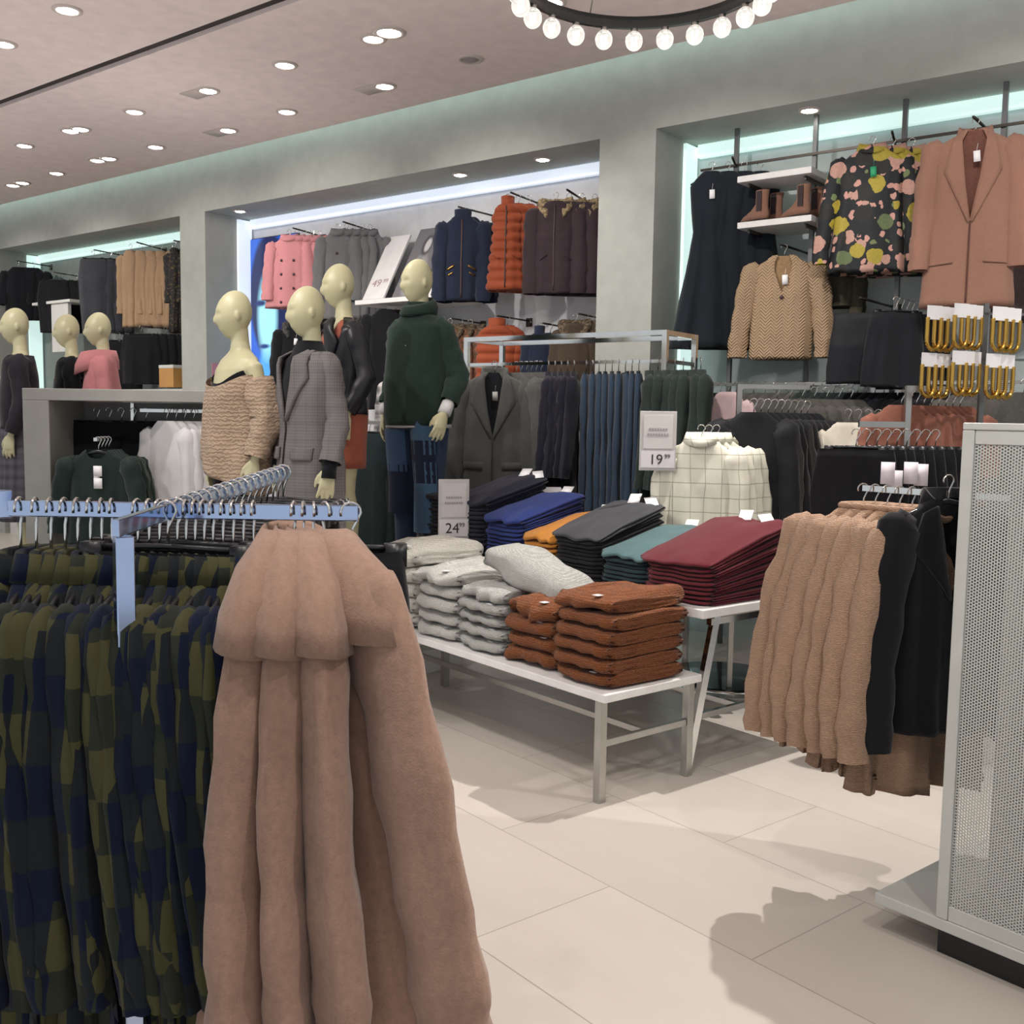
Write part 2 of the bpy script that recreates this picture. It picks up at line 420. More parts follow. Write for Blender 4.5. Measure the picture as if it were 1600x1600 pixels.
# ------------------------------------------------------------------ garments
NZ = -.07            # neck height below the rail hook
def prof(P, z):
    if z >= P[0][0]: return P[0][1], P[0][2]
    for (z0, w0, d0), (z1, w1, d1) in zip(P, P[1:]):
        if z >= z1:
            t = sm((z0 - z) / (z0 - z1)) if z0 - z1 < .12 else (z0 - z) / (z0 - z1)
            return w0 + (w1 - w0) * t, d0 + (d1 - d0) * t
    return P[-1][1], P[-1][2]
class Shell:
    """closed tube of cloth: half width w(z), half depth d(z)"""
    def __init__(s, P, n=44, rows=30, vneck=0, vp=7, pleat=.0, k=7, wr=.006, puff=0, ph=.075, seed=0, hem=.008, bow=0, sq=.8):
        s.P, s.n, s.rows, s.vneck, s.vp, s.pleat, s.k, s.wr, s.puff, s.ph, s.seed, s.hem, s.bow, s.sq = P, n, rows, vneck, vp, pleat, k, wr, puff, ph, seed, hem, bow, sq
    def pt(s, a, t):
        P = s.P; z0, z1 = P[0][0], P[-1][0]; ca, sa = math.cos(a), math.sin(a)
        top = z0 - s.drop(ca, sa)
        z = top + (z1 - top) * t; w_, d = prof(P, z); tt = (z0 - z) / (z0 - z1)
        x = w_ * sp(ca, s.sq); y = d * sp(sa, s.sq); sd = s.seed * 3.7
        if s.pleat:
            u = s.k * x / max(.08, w_) + (0 if sa < 0 else 1.9) + sd
            f = math.sin(u) + .5 * math.sin(2.3 * u + 2.2 * tt + sd) + .3 * math.sin(.6 * u + 1)
            y += (1 if sa > 0 else -1) * s.pleat * tt ** .8 * f * min(1, abs(sa) * 2.5 + .2)
            x += s.pleat * .6 * tt * math.sin(5 * tt + sd + a)
        q = noise.noise(Vector((x * 7 + sd, y * 9, z * 5))) + .5 * noise.noise(Vector((x * 16 + sd, y * 20, z * 12)))
        y += q * s.wr * (1 if sa > 0 else -1) * min(1, .3 + tt * 3); x += q * s.wr * .7
        if s.puff:
            g = abs(math.sin(PI * z / s.ph)) ** .55 - .6
            x += sp(ca, .7) * s.puff * g; y += sp(sa, .7) * s.puff * g
        z += s.hem * tt * noise.noise(Vector((x * 5 + sd, y * 5, 3)))
        return Vector((x, y - s.bow * x * x, z))
    def drop(s, ca, sa):
        if not s.vneck or sa >= 0: return 0
        if s.vp != 'v': return s.vneck * (-sa) ** s.vp
        sw_ = prof(s.P, s.P[0][0] - .09)[0]; q = s.P[0][1] + .012
        return s.vneck * max(0, 1 - abs(sp(ca, s.sq)) * sw_ / q)
    def mesh(s, mb, a0=0, a1=2 * PI):
        rings = []
        for i in range(s.rows + 1):
            t = (i / s.rows) ** 1.35
            rings.append([s.pt(2 * PI * j / s.n, t) for j in range(s.n)])
        # turned hem
        last = rings[-1]; c = sum(last, Vector()) / s.n
        rings.append([c + (p - c) * .93 + Vector((0, 0, .004)) for p in last])
        rings.append([c + (p - c) * .9 + Vector((0, 0, .05)) for p in last])
        mb.loft(rings); return mb
    def front(s, x, z, off=.004):
        w_, d = prof(s.P, z); c = max(-.97, min(.97, x / w_)); ca = sp(c, 1 / s.sq); a = -math.acos(ca)
        z0, z1 = s.P[0][0], s.P[-1][0]; sa = math.sin(a); top = z0 - s.drop(math.cos(a), sa)
        t = (top - z) / (top - z1) if top > z1 else 1
        p = s.pt(a, max(0, min(1, t)))
        return Vector((x, min(p.y, -.004) - off, z))
    def patch(s, mb, left, right, off=.006, th=.006, nu=4, nv=8):
        """raised patch of cloth on the front between two polylines of (x, z)"""
        def at(pl, t):
            t *= len(pl) - 1; i = min(int(t), len(pl) - 2); t -= i
            return (pl[i][0] * (1 - t) + pl[i + 1][0] * t, pl[i][1] * (1 - t) + pl[i + 1][1] * t)
        rings = []
        for i in range(nv + 1):
            l = at(left, i / nv); r = at(right, i / nv); row = []
            for j in range(nu + 1):
                u = j / nu; row.append(s.front(l[0] + (r[0] - l[0]) * u, l[1] + (r[1] - l[1]) * u, off + th))
            back = [p + Vector((0, th + off, 0)) for p in row[::-1]]
            rings.append(row + back)
        mb.loft(rings, True, True, True); return mb
def sleeve_pts(sw, W, sl, side, bend=.02, fwd=-.02, zs=-.02, out=None):
    xo = out if out is not None else W
    return [(side * sw * .80, 0, NZ + zs - .035), (side * (sw * .97), 0, NZ + zs - .075), (side * (sw + (xo - sw) * .45), fwd * .3, NZ + zs - .05 - sl * .3),
            (side * (sw + (xo - sw) * .8), fwd + bend * .2, NZ + zs - .05 - sl * .6), (side * xo, fwd * 1.6, NZ + zs - .05 - sl * .85), (side * xo, fwd * 2, NZ + zs - .05 - sl)]
def add_sleeve(mb, sw, W, sl, side, r0_=.075, r1_=.05, flat=.6, seed=0, fwd=-.02, puff=0, out=None):
    base = sleeve_pts(sw, W, sl, side, fwd=fwd, out=out); pts = []; m = 16
    for i in range(m + 1):
        t = i / m * (len(base) - 1); k = min(int(t), len(base) - 2); t -= k; a, b = Vector(base[k]), Vector(base[k + 1]); pts.append(a.lerp(b, t))
    lobe = .10 if not puff else .04
    R = [(r0_ + (r1_ - r0_) * (i / m) ** .8) * (.45 + .55 * sm(i / 3.2)) * (1 + .07 * math.sin(i * 2.1 + seed)) + (puff * (i % 2)) for i in range(m + 1)]
    mb.tube(pts, R, 18, flat, True, .16, seed + side, ref=(1, 0, 0), open_end=True, lobe=lobe)
def hanger_mesh(wid=.20, clip=False, drop=0):
    hk = MB(); R = .019
    pts = [(-R * math.cos(a), 0, R * math.sin(a) - R + .006) for a in [PI * q / 8 - .5 for q in range(9)]]
    pts = [(-p[0], p[1], p[2]) for p in pts][::-1]
    pts = pts[::-1]; pts = [(p[0] - 0, p[1], p[2]) for p in pts]
    hk.tube([(R * math.cos(a), 0, R * math.sin(a) - R + .004) for a in [(200 - 25 * q) * PI / 180 for q in range(9)]] + [(0.004, 0, -.045), (0, 0, -.08 - drop)], .0028, 6)
    br = MB()
    if clip:
        br.tube([(-wid, 0, -.085), (0, 0, -.08), (wid, 0, -.085)], .006, 6)
        for x in (-wid * .85, wid * .85): br.box((x - .02, -.012, -.12), (x + .02, .012, -.075))
    else:
        br.tube([(-wid, 0, -.145), (-wid * .6, 0, -.115), (-wid * .2, 0, -.088), (0, 0, -.08), (wid * .2, 0, -.088), (wid * .6, 0, -.115), (wid, 0, -.145)], [.006, .009, .010, .010, .010, .009, .006], 8, .8)
    return hk, br
HANG = {}
def hanger(loc, rz, label, group, kind='black', wid=.2, clip=False, drop=0):
    wid = round(wid, 2); key = (kind, wid, clip, drop)
    if key not in HANG:
        hk, br = hanger_mesh(wid, clip, drop); br.v = [(x, y, z - drop) for x, y, z in br.v]
        t = thing('clothes_hanger', label, 'hanger', loc, rz, group)
        hk.build('hook', CHROME, t); br.build('shoulder_bar' if not clip else 'clip_bar', BLACKP if kind == 'black' else STEEL, t); HANG[key] = t; return t
    t = copy_tree(HANG[key]); t.location = loc; t.rotation_euler = (0, 0, rz); t['label'] = label; t['group'] = group; return t

def garment(kind, mat, W=.5, L=.7, name=None, label=None, cat=None, group=None, loc=(0, 0, 0), rz=0, seed=0, simple=False, sl=None,
            collar=None, vneck=0, vp=7, front=None, pockets=None, puff=0, pleat=None, th=.05, buttons=None, trimmat=None, tagm=None, hemw=None, sleeve_out=None,
            liner=None, tags=True, name_body='body', shoulder=None, sleeve_r=None, fur=False, thh=None):
    """W overall width incl. sleeves, L collar to hem. Hook of the hanger at the origin, front faces -Y."""
    sw = shoulder or {'coat': .37, 'jacket': .37, 'shirt': .36, 'sweater': .36, 'vest': .40, 'dress': .36, 'tank': .36}.get(kind, .4) * W
    z0 = NZ; z1 = NZ - L; nk = min(.075, sw * .42)
    hw = hemw or {'coat': .40, 'jacket': .38, 'shirt': .38, 'sweater': .36, 'vest': .44, 'dress': .52, 'tank': .45}.get(kind, .45) * W
    aw = {'dress': .30, 'tank': .34}.get(kind, .36) * W
    P = [(z0, nk, th * .8), (z0 - .02, nk + .025, th * .85), (z0 - .055, sw * .8, th * .8), (z0 - .085, sw, th * .8), (z0 - .26, aw if kind in ('dress', 'tank') else sw * .97, th * 1.1)]
    if kind == 'dress': P += [(z0 - .40, W * .27, th), (z0 - .55, W * .33, th * 1.3)]
    P += [(z1, hw, thh or th * 1.25)]
    if kind in ('trousers', 'skirt'):
        P = [(z0 - .02, W * .42, .02), (z0 - .06, W * .44, .03), (z0 - .22, W * .5, th * .9), (z1, hemw or W * (.42 if kind == 'trousers' else .52), th * .8)]
    pl = pleat if pleat is not None else {'coat': .008, 'dress': .016, 'shirt': .008, 'skirt': .012, 'trousers': .006}.get(kind, .006)
    S = Shell(P, vneck=vneck, vp=vp, pleat=pl, puff=puff, seed=seed, wr=.008, n=36 if simple else (64 if vp == 'v' else 48), rows=(int(L / .075 * 6) if puff else (20 if simple else 34)))
    has_sl = sl if sl is not None else {'coat': .62, 'jacket': .6, 'shirt': .58, 'sweater': .55}.get(kind, 0)
    r0s, r1s = sleeve_r or ((.085, .06) if kind in ('coat', 'jacket') else (.07, .045))
    if W < .4: r0s *= .8; r1s *= .8
    body = S.mesh(MB())
    if simple:
        if has_sl:
            for s_ in (-1, 1): add_sleeve(body, sw, W / 2 - r1s * .6, has_sl, s_, r0s, r1s, .6, seed, puff=puff, out=sleeve_out)
        o = body.build(name, mat); tag(o, label, cat, group); o.location = loc; o.rotation_euler = (0, 0, rz)
        if collar in ('lapel', 'shirt', 'fur', 'round'): add_collar(S, o, collar, mat, trimmat, nk, th, simple=True, vneck=vneck)
        if tagm: add_tag(S, o, tagm, .0, NZ - .10)
        return o
    t = thing(name, label, cat, loc, rz, group)
    body.build(name_body, mat, t)
    if has_sl:
        for s_ in (-1, 1):
            m = MB(); add_sleeve(m, sw, W / 2 - r1s * .6, has_sl, s_, r0s, r1s, .6, seed, puff=puff, out=sleeve_out); m.build('sleeve', mat, t)
    if liner:   # dark inside seen through an open neck
        m = MB(); S2 = Shell([(z0 - .004, nk * .92, th * .5), (z0 - .055, sw * .7, th * .5), (z0 - .5, sw * .85, th * .75)], vneck=0, rows=8, n=24, wr=0); S2.mesh(m); m.build('lining', liner, t)
    if collar: add_collar(S, t, collar, mat, trimmat, nk, th, vneck=vneck)
    if front:
        m = MB(); zt = z0 - (vneck or .02) - .01
        S.patch(m, [(-.005, zt), (-.005, z1 + .02)], [(.005, zt), (.005, z1 + .02)], .002, .004, 1, 14); m.build('front_opening', front, t)
    for (x, z, ww, hh, rot) in (pockets or []):
        m = MB(); c, s_ = math.cos(rot), math.sin(rot)
        q = [(-ww / 2, hh / 2), (ww / 2, hh / 2), (-ww / 2, -hh / 2), (ww / 2, -hh / 2)]
        q = [(x + a * c - b * s_, z0 + z + a * s_ + b * c) for a, b in q]
        S.patch(m, [q[0], q[2]], [q[1], q[3]], .003, .006, 4, 2)
        m.build('pocket' if not trimmat else 'pocket_zip', trimmat or mat, t)
    for (x, z) in (buttons or []):
        m = MB(); p = S.front(x, z0 + z, .008); m.ball((0, 0, 0), .013, .006, .013); m.build('button', MATS.get('dark_button') or plain('dark_button', '3a2226', .4), t, loc=p)
    if tagm: add_tag(S, t, tagm, .015, NZ - .13)
    return t
def add_tag(S, t, m_, x, z, w_=.035, h_=.06):
    m = MB(); p = S.front(x, z, .016); q = S.front(x, z - h_, .016)
    rot = Matrix.Rotation(random.uniform(-.2, .2), 4, 'Y'); m.box((-w_ / 2, -.001, -h_), (w_ / 2, .001, 0), rot)
    m.tube([(0, 0, 0), (0.004, .004, .04)], .001, 4); m.build('swing_tag', m_, t, loc=(p.x, min(p.y, q.y), z))
def add_collar(S, t, kind, mat, trimmat, nk, th, simple=False, vneck=0):
    z0 = S.P[0][0]; m = MB()
    if kind == 'lapel':
        v = vneck or .25
        for s_ in (-1, 1):
            q = MB()
            S.patch(q, [(s_ * nk * .9, z0 - .02), (s_ * nk * .55, z0 - .02 - v * .45), (s_ * .008, z0 - v - .01)], [(s_ * (nk + .035), z0 - .045), (s_ * (nk + .075), z0 - .02 - v * .42), (s_ * .012, z0 - v - .02)], .005, .007)
            q.build('lapel', mat, t)
        # stand collar around the back of the neck
        rg = [[Vector(((nk + o_) * math.cos(a), th * .85 * math.sin(a) + .006, z0 + h_ - .05 * max(0, -math.sin(a)))) for a in [PI * (-.22 + 1.44 * k / 18) for k in range(19)]] for o_, h_ in ((.0, -.02), (.0, .028), (.012, .032), (.028, -.035), (.02, -.035))]
        m.loft(rg, False); m.build('collar', mat, t)
    elif kind == 'shirt':
        rg = [[Vector(((nk + o_) * math.cos(a), (th * .8 + o_) * math.sin(a), z0 + h_ - .025 * max(0, -math.sin(a)) ** 2)) for a in [2 * PI * k / 24 for k in range(24)]] for o_, h_ in ((-.008, -.02), (-.006, .03), (.004, .034), (.022, -.018), (.014, -.02))]
        m.loft(rg, True); m.build('collar', mat, t)
    elif kind == 'round':
        m.tube([Vector(((nk) * math.cos(a), (th * .8) * math.sin(a), z0 - .0 - S.drop(math.cos(a), math.sin(a)) * .5)) for a in [2 * PI * k / 28 for k in range(29)]], .012, 8); m.build('neckband', trimmat or mat, t)
    elif kind == 'funnel':
        rg = [[Vector(((nk + o_) * math.cos(a), (th * .8 + o_) * math.sin(a), z0 + h_)) for a in [2 * PI * k / 24 for k in range(24)]] for o_, h_ in ((.0, -.03), (.004, .05), (-.008, .055), (-.012, -.02))]
        m.loft(rg, True); m.build('collar', mat, t)
    elif kind == 'fur':
        rings = []
        for i in range(29):
            a = PI * (-.32 + 1.64 * i / 28); c = Vector(((nk + .035) * math.cos(a), (th * .8 + .01) * math.sin(a), z0 + .0 - .10 * max(0, -math.sin(a) + .1)))
            ring = []
            for k in range(12):
                b = 2 * PI * k / 12; r = .035 + .022 * noise.noise(Vector((i * 1.3, k * 1.7, 5)))
                ring.append(c + Vector((math.cos(a), math.sin(a) * .7, 0)) * math.cos(b) * r + Vector((0, 0, 1)) * math.sin(b) * r)
            rings.append(ring)
        m.loft(rings, True, True, True); m.build('fur_trim', trimmat or fleck('fake_fur', '6b5a44', 'a08c6a', 60), t)

def fit_w(px0, px1, py0, py1, Y=None, D=None, turn=.7):
    """pixel extents on the plane -> hook location, width, length, facing"""
    cx = (px0 + px1) / 2
    p = at_y(cx, py0, Y) if Y else at_d(cx, py0, D); q = at_y(cx, py1, Y) if Y else at_d(cx, py1, D)
    dep = p.dot(f0); face = math.atan2(p.x, p.y) * -1       # rotation that faces the camera
    rz = face * turn if Y else face
    width = (px1 - px0) / F * dep / max(.5, math.cos(face - rz))
    return p, width, p.z - q.z, rz
NH = [0]
def wall_garment(kind, mat, px, py, Y=6.45, n=1, step=.07, turn=.75, label=None, label2=None, group=None, arm=True, dx=0, name=None, cat=None, hang=True, kinds=None, armlen=.5, **kw):
    """garments hung one behind the other on a face-out arm; the first is the one described by label"""
    p, W, L, rz = fit_w(px[0], px[1], py[0], py[1], Y=Y, turn=turn)
    hook = p + Vector((0, 0, -NZ)); out = []
    base = None
    for i in range(n):
        q = hook + Vector((dx * i, step * i, 0))
        if i < 2 or base is None:
            g = garment(kind, mat, W, L, name=name, cat=cat, group=group if n > 1 else None, loc=q, rz=rz, seed=seed_of(px[0]) + i, label=label if i == 0 else label2, simple=i > 0, **(kw if i == 0 else {k: v for k, v in kw.items() if k in ('collar', 'vneck', 'vp', 'puff', 'pleat', 'th', 'sl', 'hemw', 'trimmat', 'sleeve_out', 'shoulder')}))
            if i: base = g
        else:
            g = copy_tree(base); g.location = q; g.rotation_euler = (0, 0, rz + random.uniform(-.06, .06)); g['label'] = label2
        out.append(g)
        if hang: hanger(q, rz, 'black hanger carrying the ' + ' '.join(((label or '') if i == 0 else (label2 or '')).split(',')[0].split()[:11]), 'hangers of the wall display', wid=min(.2, W * .34), clip=kind in ('trousers', 'skirt'))
    if arm:
        t = thing('garment_hook', 'metal wall arm holding the ' + ' '.join((label or '').split(',')[0].split()[:10]), 'wall arm', (hook.x, BACK - .001, hook.z))
        MB().bar((0, 0, -.004), (dx * n * .5, hook.y - .06 - BACK, -.004), .012, .012).build('bar', BROWNM, t)
        MB().box((-.03, -.008, -.05), (.03, 0, .02)).build('mounting_plate', BROWNM, t)
    return out
def seed_of(x): return int(x) % 17
def row(kind, mat, A, B, n, W, L, rz, name, cat, first, rest, group, hgroup, jit=.06, fan=None, hk='black', hangl=None, simple_all=False, last=None, ts=1, **kw):
    """n garments along a rail from A to B, garment planes turned by rz"""
    A = Vector(A); B = Vector(B); protos = []; out = []
    for i in range(n):
        t = i / max(1, n - 1); p = A.lerp(B, t); r = rz + random.uniform(-jit, jit) + (fan * (t - .5) if fan else 0)
        lab = first if i == 0 else (last if last and i == n - 1 else rest)
        if i == 0 or len(protos) < 3:
            g = garment(kind, mat, W * random.uniform(.97, 1.03), L * random.uniform(.98, 1.02), name=name, cat=cat, group=group, loc=p, rz=r, seed=i * 3 + 1, label=lab, simple=simple_all or (i > 0), **kw)
            if i: protos.append(g)
            elif simple_all: protos.append(g)
        else:
            g = copy_tree(random.choice(protos)); g.location = p; g.rotation_euler = (0, 0, r); g['label'] = lab; g['group'] = group
        out.append(g)
        hanger(p, r, hangl or ('hanger holding one of the ' + group), hgroup, hk, wid=min(.2, W * .36), clip=kind in ('trousers', 'skirt'))
    return out
# ------------------------------------------------------------------ mannequins
def heading(v): return math.atan2(v.x, -v.y)
def head_mesh(mb, c, turn):
    n, m = 36, 30; rings = []; R = Matrix.Rotation(turn, 3, 'Z')
    for i in range(m + 1):
        t = PI * max(.01, min(.99, i / m)); zz = -math.cos(t); ring = []
        for k in range(n):
            a = 2 * PI * k / n; x = math.sin(t) * math.cos(a); y = math.sin(t) * math.sin(a)
            w_ = .069; d = .094
            low = max(0, -zz)
            w2 = w_ * (1 - .42 * low ** 1.6); d2 = d * (1 - (.20 if y < 0 else .45) * low ** 1.5)
            px, py, pz = x * w2, y * d2 + .012 * max(0, zz), zz * .128
            if y < 0:
                fx = px / w_
                nose = math.exp(-(px / .011) ** 2) * (sm((.01 - pz) / .045) if pz > -.045 else sm((pz + .062) / .017))
                eye = sum(math.exp(-((px - s_ * .03) / .017) ** 2 - ((pz - .0) / .013) ** 2) for s_ in (-1, 1))
                lip = math.exp(-(px / .02) ** 2) * (math.exp(-((pz + .072) / .007) ** 2) + .8 * math.exp(-((pz + .086) / .007) ** 2))
                chin = math.exp(-(px / .02) ** 2 - ((pz + .112) / .015) ** 2); brow = math.exp(-((abs(px) - .03) / .02) ** 2 - ((pz - .022) / .01) ** 2)
                py -= .019 * nose - .014 * eye + .008 * lip + .008 * chin + .005 * brow
            ring.append(c + R @ Vector((px, py - .01, pz)))
        rings.append(ring)
    mb.loft(rings, True, True, True)
    for s_ in (-1, 1):
        mb.ball(c + R @ Vector((s_ * .071, .012, -.01)), .006, .014, .024, 8, 6)
def hand_mesh(mb, wr, d, side, palm):
    """wrist point, finger direction d, palm normal"""
    d = d.normalized(); palm = (palm - d * palm.dot(d)).normalized(); x = d.cross(palm) * 1
    q = lambda a, b, c: wr + x * a + d * b + palm * c
    mb.loft([[q(w_ * math.cos(t), l, h_ * math.sin(t)) for t in [2 * PI * k / 10 for k in range(10)]] for l, w_, h_ in ((-.01, .022, .018), (.03, .034, .016), (.075, .040, .014), (.095, .036, .011))], True, True, True)
    for i, (off, ln) in enumerate(((-.031, .062), (-.0105, .074), (.0105, .070), (.030, .054))):
        mb.tube([q(off * .95, .07, 0), q(off * 1.12, .09 + ln * .35, .004), q(off * 1.2, .09 + ln * .75, .014), q(off * 1.22, .09 + ln, .028)], [.0095, .0088, .008, .006], 8)
    s_ = 1 if x.dot(Vector((0, -1, 0))) > 0 else -1
    mb.tube([q(s_ * .022, .012, 0), q(s_ * .045, .045, .012), q(s_ * .052, .075, .02), q(s_ * .050, .098, .026)], [.013, .012, .0095, .007], 8)
def mann_body(arms, headturn=0, legs=True, voxel=.007):
    mb = MB(); n = 28
    T = [(.86, .10, .08, 0), (.93, .165, .108, .01), (1.0, .150, .10, .005), (1.10, .118, .082, 0), (1.20, .128, .095, -.005), (1.30, .145, .110, -.012), (1.38, .155, .098, -.002), (1.435, .150, .072, .008), (1.462, .105, .056, .012), (1.485, .058, .05, .014), (1.53, .045, .046, .012), (1.60, .043, .046, .006), (1.66, .045, .05, .0)]
    mb.loft([[(w_ * sp(math.cos(a), .9), d * sp(math.sin(a), .9) + y, z) for a in [2 * PI * k / n for k in range(n)]] for z, w_, d, y in T], True, True, True)
    head_mesh(mb, Vector((0, -.012, 1.665)), headturn)
    for s_, A in zip((-1, 1), arms):
        sh, el, wr, hd = Vector((s_ * .150, .008, 1.405)), Vector(A[0]), Vector(A[1]), Vector(A[2])
        mb.tube([sh + Vector((-s_ * .03, 0, .0)), sh + Vector((s_ * .012, 0, -.02)), sh.lerp(el, .4), el, el.lerp(wr, .35), wr], [.040, .047, .038, .033, .033, .021], 14)
        hand_mesh(mb, wr, hd, s_, Vector((-s_, 0, 0)) * .8 + Vector((0, .3, 0)))
    if legs:
        for s_ in (-1, 1):
            mb.tube([(s_ * .085, .01, .94), (s_ * .092, .0, .80), (s_ * .095, -.012, .55), (s_ * .095, -.012, .47), (s_ * .098, .012, .34), (s_ * .1, .015, .08)], [.088, .082, .054, .050, .052, .030], 16)
            mb.tube([(s_ * .1, .03, .045), (s_ * .103, -.05, .035), (s_ * .108, -.14, .02)], [.034, .036, .018], 12, .9)
    me = bpy.data.meshes.new('t'); me.from_pydata(mb.v, [], mb.f)
    bm = bmesh.new(); bm.from_mesh(me); bmesh.ops.recalc_face_normals(bm, faces=bm.faces); bm.to_mesh(me); bm.free()
    o = bpy.data.objects.new('t', me); COL.objects.link(o)
    md = o.modifiers.new('r', 'REMESH'); md.mode = 'VOXEL'; md.voxel_size = voxel; md.use_smooth_shade = True
    s2 = o.modifiers.new('s', 'SMOOTH'); s2.factor = .5; s2.iterations = 1
    dg = bpy.context.evaluated_depsgraph_get(); dg.update()
    res = bpy.data.meshes.new_from_object(o.evaluated_get(dg))
    bpy.data.objects.remove(o); res.materials.clear(); res.materials.append(MANN)
    res.polygons.foreach_set('use_smooth', [True] * len(res.polygons))
    return res
def arm(s, ex=.06, ey=.02, wx=.08, wy=-.06, el=1.12, wr=.90, hd=(0, -.15, -1)):
    return ((s * (.15 + ex), ey, el), (s * (.15 + wx), wy, wr), hd)
def sleeve_along(mb, A, s_, r=(.062, .055, .045), stop=1.0, seed=0, wob=.2, start=0, flat=1, bell=0):
    sh = Vector((s_ * .125, .008, 1.415)); el, wr = Vector(A[0]), Vector(A[1]); pts = []; R = []
    base = [sh, sh + Vector((s_ * .045, 0, -.035)), sh.lerp(el, .5) + Vector((s_ * .01, 0, 0)), el, el.lerp(wr, .5), wr]
    m = 18
    for i in range(m + 1):
        t = (start + (stop - start) * i / m) * (len(base) - 1); k = min(int(t), len(base) - 2); t -= k
        pts.append(base[k].lerp(base[k + 1], t)); u = i / m
        rr = (r[0] + (r[1] - r[0]) * min(1, u * 2)) if u < .5 else (r[1] + (r[2] - r[1]) * (u - .5) * 2)
        R.append(rr * (1 + .06 * math.sin(i * 2.3 + seed) * (u > .25)))
    mb.tube(pts, R, 18, flat, True, wob, seed, open_end=True, lobe=.07)
def mannequin(label, head_px, D, face, arms, name='mannequin', headturn=0, scale=1, legs=True, base=None, group='shop mannequins'):
    p = at_d(head_px[0], head_px[1], D); top = 1.793 * scale
    z = p.z - top
    t = thing(name, label, 'mannequin', (p.x, p.y, z), heading(face), group); t.scale = (scale,) * 3
    me = mann_body(arms, headturn, legs); o = bpy.data.objects.new('body', me); COL.objects.link(o); o.parent = t
    return t, z
def wear(t, mb, name, mat, label, cat=None):
    """clothes are parts of the dressed mannequin"""
    o = mb.build(name, mat, t); o['label'] = label; return o
def hips_legs(mb, r=(.102, .075, .062, .055), to=.10, P=None, extra=0):
    Shell([(1.04, .135, .095), (.98, .165, .118), (.90, .175, .122), (.84, .17, .11)], rows=8, n=36, wr=.004, pleat=0).mesh(mb)
    for s_ in (-1, 1):
        mb.tube([(s_ * .085, .005, .93), (s_ * .094, .0, .78), (s_ * .098, -.012, .52), (s_ * .1, .01, .34), (s_ * .1, .015, to)], list(r[:1]) + [r[0] * .9] + list(r[1:]), 20, 1, True, .03, s_)

LEFTCAM = (-r0 * .80 - f0 * .60)
# 1: off-shoulder beige knit
aL = arm(-1, .05, .02, .07, -.04); aR = arm(1, .10, .04, .10, -.04, 1.13, .91)
t, z1_ = mannequin('cream mannequin in a beige off-shoulder knit sweater, leftmost of the four in the middle', (371, 454), 5.45, (-r0 * .75 - f0 * .66), (aL, aR), headturn=-.45)
m = MB(); S = Shell([(1.375, .152, .106), (1.33, .156, .122), (1.2, .14, .12), (1.0, .14, .105), (.98, .16, .115)], vneck=.07, vp=3, rows=10, n=40, wr=.003); S.mesh(m)
wear(t, m, 'camisole', fabric('black_jersey', '15161b'), 'black strappy top under the sweater')
m = MB(); S = Shell([(1.35, .20, .125), (1.31, .208, .14), (1.22, .20, .15), (1.10, .205, .155), (1.0, .205, .165), (.90, .19, .165)], rows=40, n=64, wr=.016, pleat=.022, k=3, vneck=.06, vp=3, seed=4)
S.mesh(m)
m.v = [(x, y, zz + (1.2 - zz) / .3 * (-.17 * (x + .10) / .3) if zz < 1.2 else zz) for x, y, zz in m.v]
kn = knit('beige_cable_knit', 'b8a08a', 15, False, .9, .22)
wear(t, m, 'sweater', kn, 'beige cable knit sweater worn off the shoulders')
for s_, A in ((-1, aL), (1, aR)):
    m = MB(); sleeve_along(m, A, s_, (.080, .088, .055), .97, 3, .22, .3); wear(t, m, 'sleeve', kn, 'wide beige knitted sleeve')
m = MB(); hips_legs(m, (.108, .09, .085, .085)); wear(t, m, 'trousers', fabric('black_trouser', '131419'), 'black trousers')
# 2: long check coat
aL = arm(-1, .06, .02, .07, -.05, 1.12, .90); aR = arm(1, .06, .03, .09, -.05, 1.12, .89)
t, z2_ = mannequin('cream mannequin in a long grey check coat, second from left in the middle', (484, 447), 5.2, (-r0 * .72 - f0 * .70), (aL, aR), headturn=-.4)
gk = check('grey_check_wool', '6a6667', '827e7d', 420)
m = MB(); Shell([(1.52, .058, .062), (1.46, .10, .08), (1.42, .155, .10), (1.3, .15, .13), (1.2, .14, .125), (1.0, .14, .11)], rows=14, n=36, wr=.003).mesh(m); wear(t, m, 'top', MATS['black_jersey'], 'black high neck top')
m = MB(); S = Shell([(1.475, .08, .065), (1.45, .14, .08), (1.41, .195, .098), (1.25, .185, .135), (1.08, .175, .132), (.9, .20, .145), (.42, .215, .15)], vneck=.34, vp=9, rows=44, n=56, pleat=.008, k=4, wr=.008, seed=2); S.mesh(m); wear(t, m, 'coat', gk, 'grey check wool coat, knee length')
for s_ in (-1, 1):
    q = MB(); S.patch(q, [(s_ * .07, 1.475), (s_ * .05, 1.32), (s_ * .008, 1.13)], [(s_ * .10, 1.47), (s_ * .135, 1.33), (s_ * .014, 1.12)], .01, .008); wear(t, q, 'lapel', gk, 'notched grey lapel')
    q = MB(); S.patch(q, [(s_ * .06, .99), (s_ * .06, .93)], [(s_ * .165, .99), (s_ * .165, .93)], .006, .010); wear(t, q, 'pocket_flap', gk, 'grey pocket flap')
q = MB(); S.patch(q, [(-.012, 1.12), (-.03, .44)], [(-.004, 1.12), (-.022, .44)], .003, .004, 1, 14); wear(t, q, 'front_opening', plain('seam_dark', '2c2a2c', .9), 'dark line of the closed coat front')
